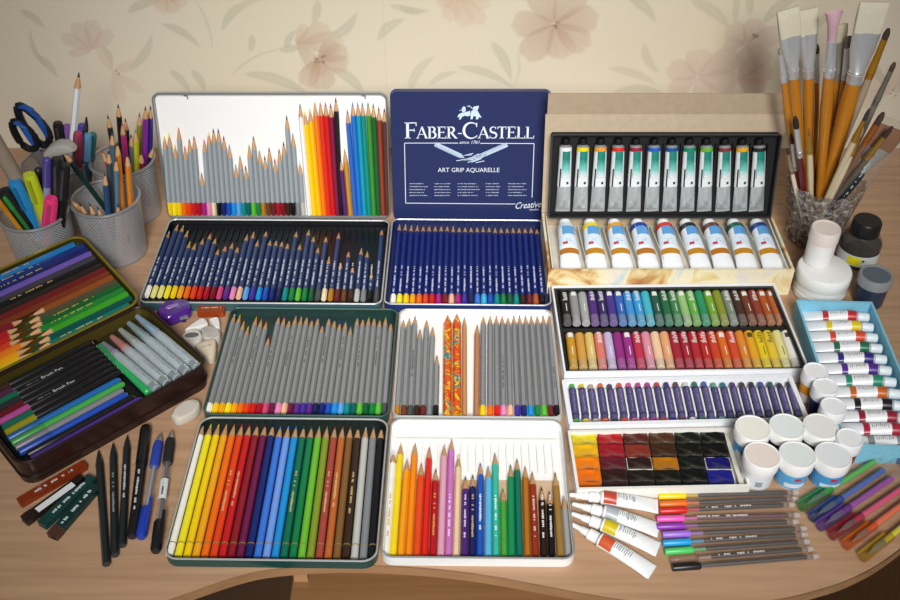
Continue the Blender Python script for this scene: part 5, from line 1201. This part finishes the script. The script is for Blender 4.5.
# cup B
for (tip, D, b, nm_, hx, ld_) in [((117, 141), 1.085, (.012, -.010), 'taller orange', '#c8761c', '#3a3434'), ((127, 152), 1.085, (.022, -.008), 'shorter orange', '#cc7c20', '#3a3434'), ((112, 132), 1.09, (-.004, .006), 'blue-grey tall', '#4a6070', '#3a4450'), ((104.5, 172), 1.065, (-.004, -.018), 'blue with pale tip', '#2a4a70', '#5a4a40'), ((116, 157), 1.075, (.004, -.012), 'steel blue', '#5a7484', '#3a4a58'),
        ((108.5, 150), 1.085, (-.006, .0), 'slate', '#3c4c58', '#30343a'), ((61.5, 150), 1.082, (.022, .0), 'dark green slanting', '#12302c', '#c08868')]:
    p0, p1 = incup('B', tip, D, *b)
    pencil(p0, p1, '%s pencil in the mesh cup next to the pencil stubs' % nm_, gc, hx, ld_, up=(0, -1, 0), R=.0037, name='pencil')
for (tip, D, b, nm_, hx) in [((66, 196), 1.068, (.010, -.01), 'bare wooden', '#b08458'), ((79, 202), 1.060, (-.012, -.016), 'brown', '#7a4a30'), ((89, 203), 1.056, (-.006, -.018), 'blue', '#3a5a80'), ((97, 206), 1.054, (.002, -.020), 'pinkish', '#a06a58'), ((118, 203), 1.056, (.006, -.02), 'pale wooden', '#c8a880')]:
    p0, p1 = incup('B', tip, D, *b)
    pencil(p0, p1, 'short %s pencil stub at the rim of the mesh cup' % nm_, gc, hx, '#3c3430', up=(0, -1, 0), R=.0036, name='pencil')
# cup D: white pencil, scissors, pens
p0, p1 = incup('D', (79, 72), 1.178, -.004, .006)
pencil(p0, p1, 'tall white pencil standing in the mesh cup with the scissors', gc, '#e4e6e8', '#2e2e30', up=(0, -1, 0), R=.0046, name='pencil', tipL=.024)
def penin(key, tip, D, b, label, body, capc, r=.005, capL=.040, group='pens in the mesh cups', cat='pen', name='pen', clip=True, cone=False):
    p0, p1 = incup(key, tip, D, *b)
    t, L, o = stick_thing(name, label, cat, group, p0, p1, [('barrel', [(0, r * .6), (.003, r * .95), (-capL, r * .95)], mat(body, 'plastic')), ('cap', [(-capL, r * 1.1), (-.006, r * 1.08), (-.001, r * .9), ('L', r * .7)] if not cone else [(-capL, r * 1.05), (-capL * .4, r * .9), ('L', r * .3)], mat(capc, 'plastic'))], (0, -1, 0))
    if clip: part('clip', MB().box((0, L - capL * .55, r * 1.25), (r * .5, capL * .85, r * .25)), mat(paler(capc, .25, (160, 160, 160)), 'plastic'), t)
    return t
penin('D', (57.5, 122), 1.180, (.004, .012), 'black marker pen standing behind the scissors cup rim', '#1c1c1e', '#161618', .0065)
penin('D', (67, 125), 1.185, (.010, .016), 'purple glitter pen standing beside the white pencil', '#5a3a78', '#7a4c94', .0058)
penin('D', (78, 132), 1.150, (.018, -.012), 'dusky red pen standing beside the white pencil', '#7c2a40', '#9a3a54', .0058)
penin('D', (82, 124), 1.178, (.018, .010), 'violet-blue pen with dark clip behind the dusky red pen', '#3a3070', '#4a3c90', .0052)
penin('D', (88, 134), 1.165, (.022, .0), 'pale blue capped pen standing next to the teal pen', '#2a4a6a', '#5a8cb4', .0055)
penin('D', (93, 133), 1.178, (.022, .012), 'dark teal pen at the edge of the scissors cup', '#1c4c4a', '#2a6a68', .0050)
penin('D', (86.5, 117), 1.172, (.020, .006), 'thin black mechanical pencil with wire clip', '#18181a', '#222226', .0030, .03, name='mechanical_pencil', cat='pencil', cone=True)
# scissors
sc = thing('scissors', 'scissors with black and blue loop handles standing in the mesh cup', 'scissors')
SD = 1.150
def loopm(ptsx, r): return MB().tube_path([V(u, v, SD + dd) for u, v, dd in ptsx], r, 10, True)
def ell(cu, cv, a, b, ang, n=22, dd=0.0):
    ca, sa = math.cos(math.radians(ang)), math.sin(math.radians(ang)); out = []
    for i in range(n):
        t = 2 * math.pi * i / n; x, y = a * math.cos(t), b * math.sin(t) * (1 + .25 * math.cos(t))
        out.append((cu + x * ca - y * sa, cv + x * sa + y * ca, dd))
    return out
l1 = part('handle_loop', loopm(ell(33, 125, 24, 8, 52), .0052), mat('#14161c', 'plastic'), sc)
part('blue_grip', MB().tube_path([V(u, v - .6, SD - .0042) for u, v in ((19, 108), (25, 107.5), (31, 111), (37, 119), (43, 128), (47, 137))], [.002, .0038, .0042, .0042, .004, .002], 10), mat('#1c4a9a', 'plastic'), l1)
l2 = part('handle_loop', loopm(ell(24, 135, 17, 7, 50, dd=-.012), .0048), mat('#14161c', 'plastic'), sc)
part('blue_grip', MB().tube_path([V(u, v - .4, SD - .0162) for u, v in ((14, 123.5), (19, 124), (24, 129), (29, 137), (33, 145))], [.002, .0036, .004, .0038, .002], 10), mat('#2456a8', 'plastic'), l2)
for a, b in (((46, 142), -.012), ((35, 150), .006)):
    p1 = V(*a, SD - (.0 if b < 0 else .012)); x, y = CUPS['D']; p0 = Vector((x + b, y - .005, .006))
    d_ = (p0 - p1); L = d_.length; yv = d_.normalized(); xv = yv.cross(Vector((0, -1, 0))).normalized(); zv = xv.cross(yv)
    o = part('blade', MB().loft([(0, .0055, .0022), (L * .3, .0060, .0012), (L * .9, .0035, .0010), (L, .0006, .0006)], 12), mat('#8a8e92', 'metal'), sc)
    M = Matrix((xv, yv, zv)).transposed().to_4x4(); M.translation = p1; o.matrix_basis = M
# grey headed brush and roll in cup A / D
penin('A', (47, 158), 1.046, (.0, -.010), 'violet and silver pen standing in the highlighter cup', '#8a92b4', '#4a3c90', .0048)
penin('A', (57, 158), 1.052, (.012, -.004), 'black ribbed marker standing in the highlighter cup', '#141416', '#1c1c20', .0070, .06)
penin('A', (65, 164), 1.040, (.014, -.014), 'second black marker with glossy cap next to the ribbed one', '#101012', '#18181c', .0062, .05)
penin('A', (38, 168), 1.075, (-.004, .012), 'dark grey pen leaning behind the yellow-green highlighter', '#2a2c2e', '#232528', .0050)
def hl(tip, D, b, label, hx, r=.0085):
    p0, p1 = incup('A', tip, D, *b); 
    t, L, _ = stick_thing('highlighter', label, 'highlighter', 'highlighters in the mesh cup', p0, p1, [('barrel', [(0, r * .8), (.003, r * .95, r * .8), (-.040, r * .95, r * .8)], mat(hx, 'plastic')), ('cap', [(-.040, r * 1.06, r * .88), (-.004, r, r * .82), ('L', r * .85, r * .68)], mat(hx, 'gloss'))], (0, -1, 0), 18)
    part('clip', MB().box((0, L - .022, r * .95), (r * .5, .034, r * .22)), mat(paler(hx, .2, (20, 20, 20)), 'plastic'), t)
hl((14, 181), 1.035, (.006, -.004), 'bright blue highlighter standing in the mesh cup', '#1f86c4')
hl((29, 174), 1.040, (.014, -.002), 'yellow-green highlighter standing in the mesh cup', '#b8c81e')
hl((51.5, 198), 1.028, (-.004, -.012), 'hot pink highlighter at the front of the mesh cup', '#e83a7c')
penin('A', (3, 190), 1.030, (.006, -.006), 'thick black marker slanting over the cup rim', '#141416', '#1a1a1c', .0090, .06, clip=False)
penin('A', (-3, 199), 1.012, (.012, -.024), 'thin pen with yellow barrel slanting over the cup rim', '#c08a1c', '#b87a18', .0032, .02, clip=False)
penin('A', (4, 197), 1.020, (.016, -.016), 'thin green pen beside the thick black marker', '#2a7a34', '#2a8a3c', .0028, .02, clip=False)
p0, p1 = incup('A', (-34, 92), 1.050, .024, -.006)
t, L, _ = stick_thing('paper_stump', 'mottled grey-brown paper stump leaning far out of the cup', 'paper stump', None, p0, p1, [('roll', [(.006, .0060), (.02, .0090), (-.010, .0095), (-.002, .0088), ('L', .006)], mat('#8c7e6e', 'card')), ('purple_band', [(.10, .0100), (.122, .0100)], mat('#54306a', 'plastic'))], (0, -1, 0))
# pale grey eraser head leaning over
eh = thing('cleaning_brush', 'pale grey rounded brush head between the scissors and green pencil', 'brush')
c0 = V(59, 149, 1.086)
part('brush_head', MB().loft([(-.020, .0070, .005, -.004), (-.018, .0095, .007, -.002), (-.006, .0105, .0080, .001), (.006, .0105, .0080, .001), (.016, .0095, .0065, -.002), (.020, .006, .004, -.005)], 18, True, 4), mat('#a09f97', 'plastic'), eh)
eh.location = c0; eh.rotation_euler = (math.radians(25), 0, math.radians(-95))
hp0, hp1 = Vector((CUPS['A'][0] + .018, CUPS['A'][1] + .010, .006)), c0 - Vector((0, 0, .004))
part('brush_handle', MB().tube_path([eh.matrix_basis.inverted() @ p for p in (hp0, hp0 + (hp1 - hp0) * .5, hp1)], .0036, 10), mat('#6c6e6c', 'plastic'), eh)

# ---------------------------------------------------------------- sharpener and erasers
def blob(name, label, cat, outline_px, h, hx, kind='rubber', group=None, z=0.0, bev=.3):
    pts = [G(u, v, z + h) for u, v in outline_px]
    c = sum(pts, Vector()) / len(pts)
    pts = smooth_line([p - c for p in pts] + [pts[0] - c], 4)[:-1]
    t = thing(name, label, cat, group, (c.x, c.y, z))
    mb = MB(); n = len(pts); vs = []
    lv = [(.86, 0), (.97, h * .12), (1.0, h * .35), (1.0, h * .68), (.95, h * .9), (.84, h)]
    for k, zz in lv: vs += [(p.x * k, p.y * k, zz) for p in pts]
    fs = [(j * n + i, j * n + (i + 1) % n, (j + 1) * n + (i + 1) % n, (j + 1) * n + i) for j in range(len(lv) - 1) for i in range(n)] + [tuple(range(n)), tuple((len(lv) - 1) * n + i for i in range(n))]
    part('body', mb.add(vs, fs), mat(hx, kind), t)
    return t, c
def zs(x, y): return (150 + x / 4.61, 290 + y / 4.61)
sh, c = blob('pencil_sharpener', 'purple plastic pencil sharpener between the brown tin and blue pencils', 'sharpener', [zs(*p) for p in ((28, 95), (60, 52), (120, 38), (172, 40), (185, 78), (150, 100), (90, 125), (45, 125))], .016, '#4a1e84', 'gloss')
part('bottom_shell', MB().box((0, 0, 0), (.026, .016, .009)), mat('#2c1450', 'plastic'), sh, (.002, -.001, .0046))
part('window', MB().loft([(0, .0085, .0035), (.0006, .0075, .003)], 16, True, 2.5, 'z'), clear('#b49ad8', .6), sh, (-.002, .003, .0158), (0, 0, .5))
part('blade', MB().box((0, 0, 0), (.010, .006, .0012)), mat('#a8a8ac', 'metal'), sh, (.014, -.010, .009), (0, .1, .4))
er = thing('eraser', 'translucent orange-brown rectangular eraser behind the white wedge', 'eraser', 'erasers beside the green tin', G(*zs(287, 104)), .03)
part('body', MB().prism(rr(.0335, .0185, .003, 3), 0, .009), clear('#a8481c', .72), er)
part('print', cached(('eprint',), lambda: print_strip(90)), mat('#d8b8a0', 'paint'), er, (-.0115, -.001, .0091), (0, 0, -math.pi / 2)).scale = (1.3, .45, 1)
ge = 'erasers beside the green tin'
blob('eraser', 'white wedge-shaped eraser behind the grey worn one', 'eraser', [zs(*p) for p in ((160, 180), (200, 150), (245, 125), (265, 150), (225, 168))], .010, '#dcdad4', group=ge)
blob('eraser', 'small white triangular eraser scrap beside the orange-brown eraser', 'eraser', [zs(*p) for p in ((270, 130), (312, 122), (322, 165), (302, 172))], .010, '#e2e0dc', group=ge)
blob('eraser', 'worn grey-white eraser between the wedge and the cream one', 'eraser', [zs(*p) for p in ((232, 175), (270, 162), (318, 178), (322, 212), (290, 225), (245, 215))], .011, '#b4afa6', group=ge)
e4, c4 = blob('eraser', 'oval white eraser with dark grey smudged top', 'eraser', [zs(*p) for p in ((142, 208), (180, 178), (225, 182), (240, 210), (205, 245), (160, 240))], .014, '#c9c4ba', group=ge)
part('grey_smudge', MB().loft([(0, .0085, .0048), (.0005, .0080, .0044)], 18, True, 2, 'z'), mat('#5c5e60', 'rubber'), e4, (0, .001, .0139), (0, 0, .1))
e5, c5 = blob('eraser', 'cream rounded eraser with faint printed line beside green tin', 'eraser', [zs(*p) for p in ((205, 255), (250, 228), (300, 220), (302, 280), (285, 310), (255, 305))], .012, '#ccbfa6', group=ge)
part('print', cached(('eprint',), lambda: print_strip(90)), mat('#4a4640', 'paint'), e5, (-.0085, .001, .01215), (0, 0, -1.2)).scale = (.45, .3, 1)
blob('eraser', 'long whitish eraser lying alone in front of the brown tin', 'eraser', [zs(*p) for p in ((95, 575), (110, 545), (155, 510), (205, 498), (230, 515), (215, 548), (165, 580), (120, 594))], .013, '#c4bdb0', group=ge)

# ---------------------------------------------------------------- graphite sticks, pens and lead boxes at the front left
def zg(x, y): return (x / 2.726, 380 + y / 2.726)
gg = 'graphite pencils lying on the desk'
for i, (a, b, nm_) in enumerate([((268, 190), (290, 503), 'plain'), ((308, 170), (313, 478), 'printed'), ((347, 150), (333, 452), 'white-lettered')]):
    pencil(G(*zg(*b), .0040), G(*zg(*a), .0040), '%s dark graphite pencil lying on the desk %s' % (nm_, ['nearest the lead boxes', 'between two others', 'beside the black marker'][i]), gg, '#22282a', '#26282a', R=.0040, wood=mat('#2a2e30', 'paint'), tipL=.020, prt=('#8a8e90' if i == 1 else '#c4c8ca', i) if i else None, prt_at=.05, name='graphite_pencil')
gp = 'pens lying on the desk by the brown tin'
t, L, _ = stick_thing('marker_pen', 'black capped marker pen with white print lying on the desk', 'pen', gp, G(*zg(360, 428), .0058), G(*zg(398, 126), .0058), [('barrel', [(0, .0042), (.002, .0050), (-.055, .0054)], mat('#141416', 'plastic')), ('cap', [(-.055, .0060), (-.006, .0060), (-.001, .0048), ('L', .003)], mat('#101012', 'plastic'))])
part('clip', MB().box((.0, L - .030, .0066), (.0026, .044, .0014)), mat('#1c1c1e', 'plastic'), t)
part('print', print_strip(81), mat('#d0d0d0', 'paint'), t, (0, .030, .0052))
for i, (a, b, nm_, hx) in enumerate([((437, 146), (384, 430), 'blue', '#1e3aa0'), ((468, 138), (424, 468), 'black', '#161618')]):
    t, L, _ = stick_thing('ballpoint_pen', 'clear ballpoint pen with %s rubber grip and cap lying on the desk' % nm_, 'pen', gp, G(*zg(*b), .0056), G(*zg(*a), .0056),
        [('barrel', [(.020, .0044), (-.046, .0046)], clear('#d8d6d6', .1)), ('rubber_grip', [(-.047, .0048), (-.044, .0054), (-.020, .0054), (-.013, .0044)], mat(hx, 'rubber')), ('metal_tip', [(-.013, .0040), (-.005, .0024), (-.001, .0008), ('L', .0006)], mat('#a6a8aa', 'metal')), ('refill', [(.030, .0016), (-.014, .0016)], mat('#5a5a62' if i else '#9a9aa8', 'plastic')), ('end_cap', [(0, .0040), (.003, .0054), (.034, .0056), (.036, .0048)], mat(hx, 'plastic'))])
    part('clip', MB().box((.0045, .026, .0050), (.0030, .040, .0016)), mat(hx, 'plastic'), t)
    if i: 
        part('white_label', MB().loft([(.062, .0048), (.088, .0048)], 10, False, 2, 'y', 30, 150), mat('#d6d8d8', 'paper'), t)
        part('barcode', print_strip(83), mat('#3a3a3c', 'paint'), t, (0, .064, .0049)).scale = (1, .42, 1)
# slim boxes of leads
def lead_box(a, b, wd, hx, nm_, extra=None, end=None, z=0.0):
    p0, p1 = G(*zg(*a), z + .006), G(*zg(*b), z + .006)
    p0.z = p1.z = z
    t = thing('lead_box', nm_, 'lead case', 'flat lead cases on the desk')
    L = aim(t, p0, p1)
    part('case', MB().prism(rr(wd, L, .0012, 2, 0, L / 2), 0, .0065), clear(hx, .82), t)
    if end: part('end_cap', MB().prism(rr(wd + .0006, .012, .0012, 2, 0, .006), -.0000, .0069), mat(end, 'plastic'), t)
    part('print', cached(('lprint', nm_), lambda: print_strip(len(nm_))), mat('#cfd6d2', 'paint'), t, (0, L * .22, .0067)).scale = (1.5, .85, 1)
    if extra: part('paper_label', MB().box((.001, L * .52, .0069), (wd * .62, L * .62, .0004)), mat('#d8dcdc', 'paper'), t)
    return t
lead_box((50, 332), (232, 226), .0105, '#8a3414', 'translucent rust-brown lead case with white print under the brown tin corner')
lead_box((64, 381), (226, 264), .0115, '#2a1c18', 'dark lead case with a white barcode label', True, '#241a18')
lead_box((112, 393), (250, 262), .0120, '#1c4440', 'dark green lead case with white print beside the barcode case')
lead_box((140, 424), (262, 285), .0118, '#1a3a38', 'dark green lead case with a reddish end cap', None, '#4a3028')
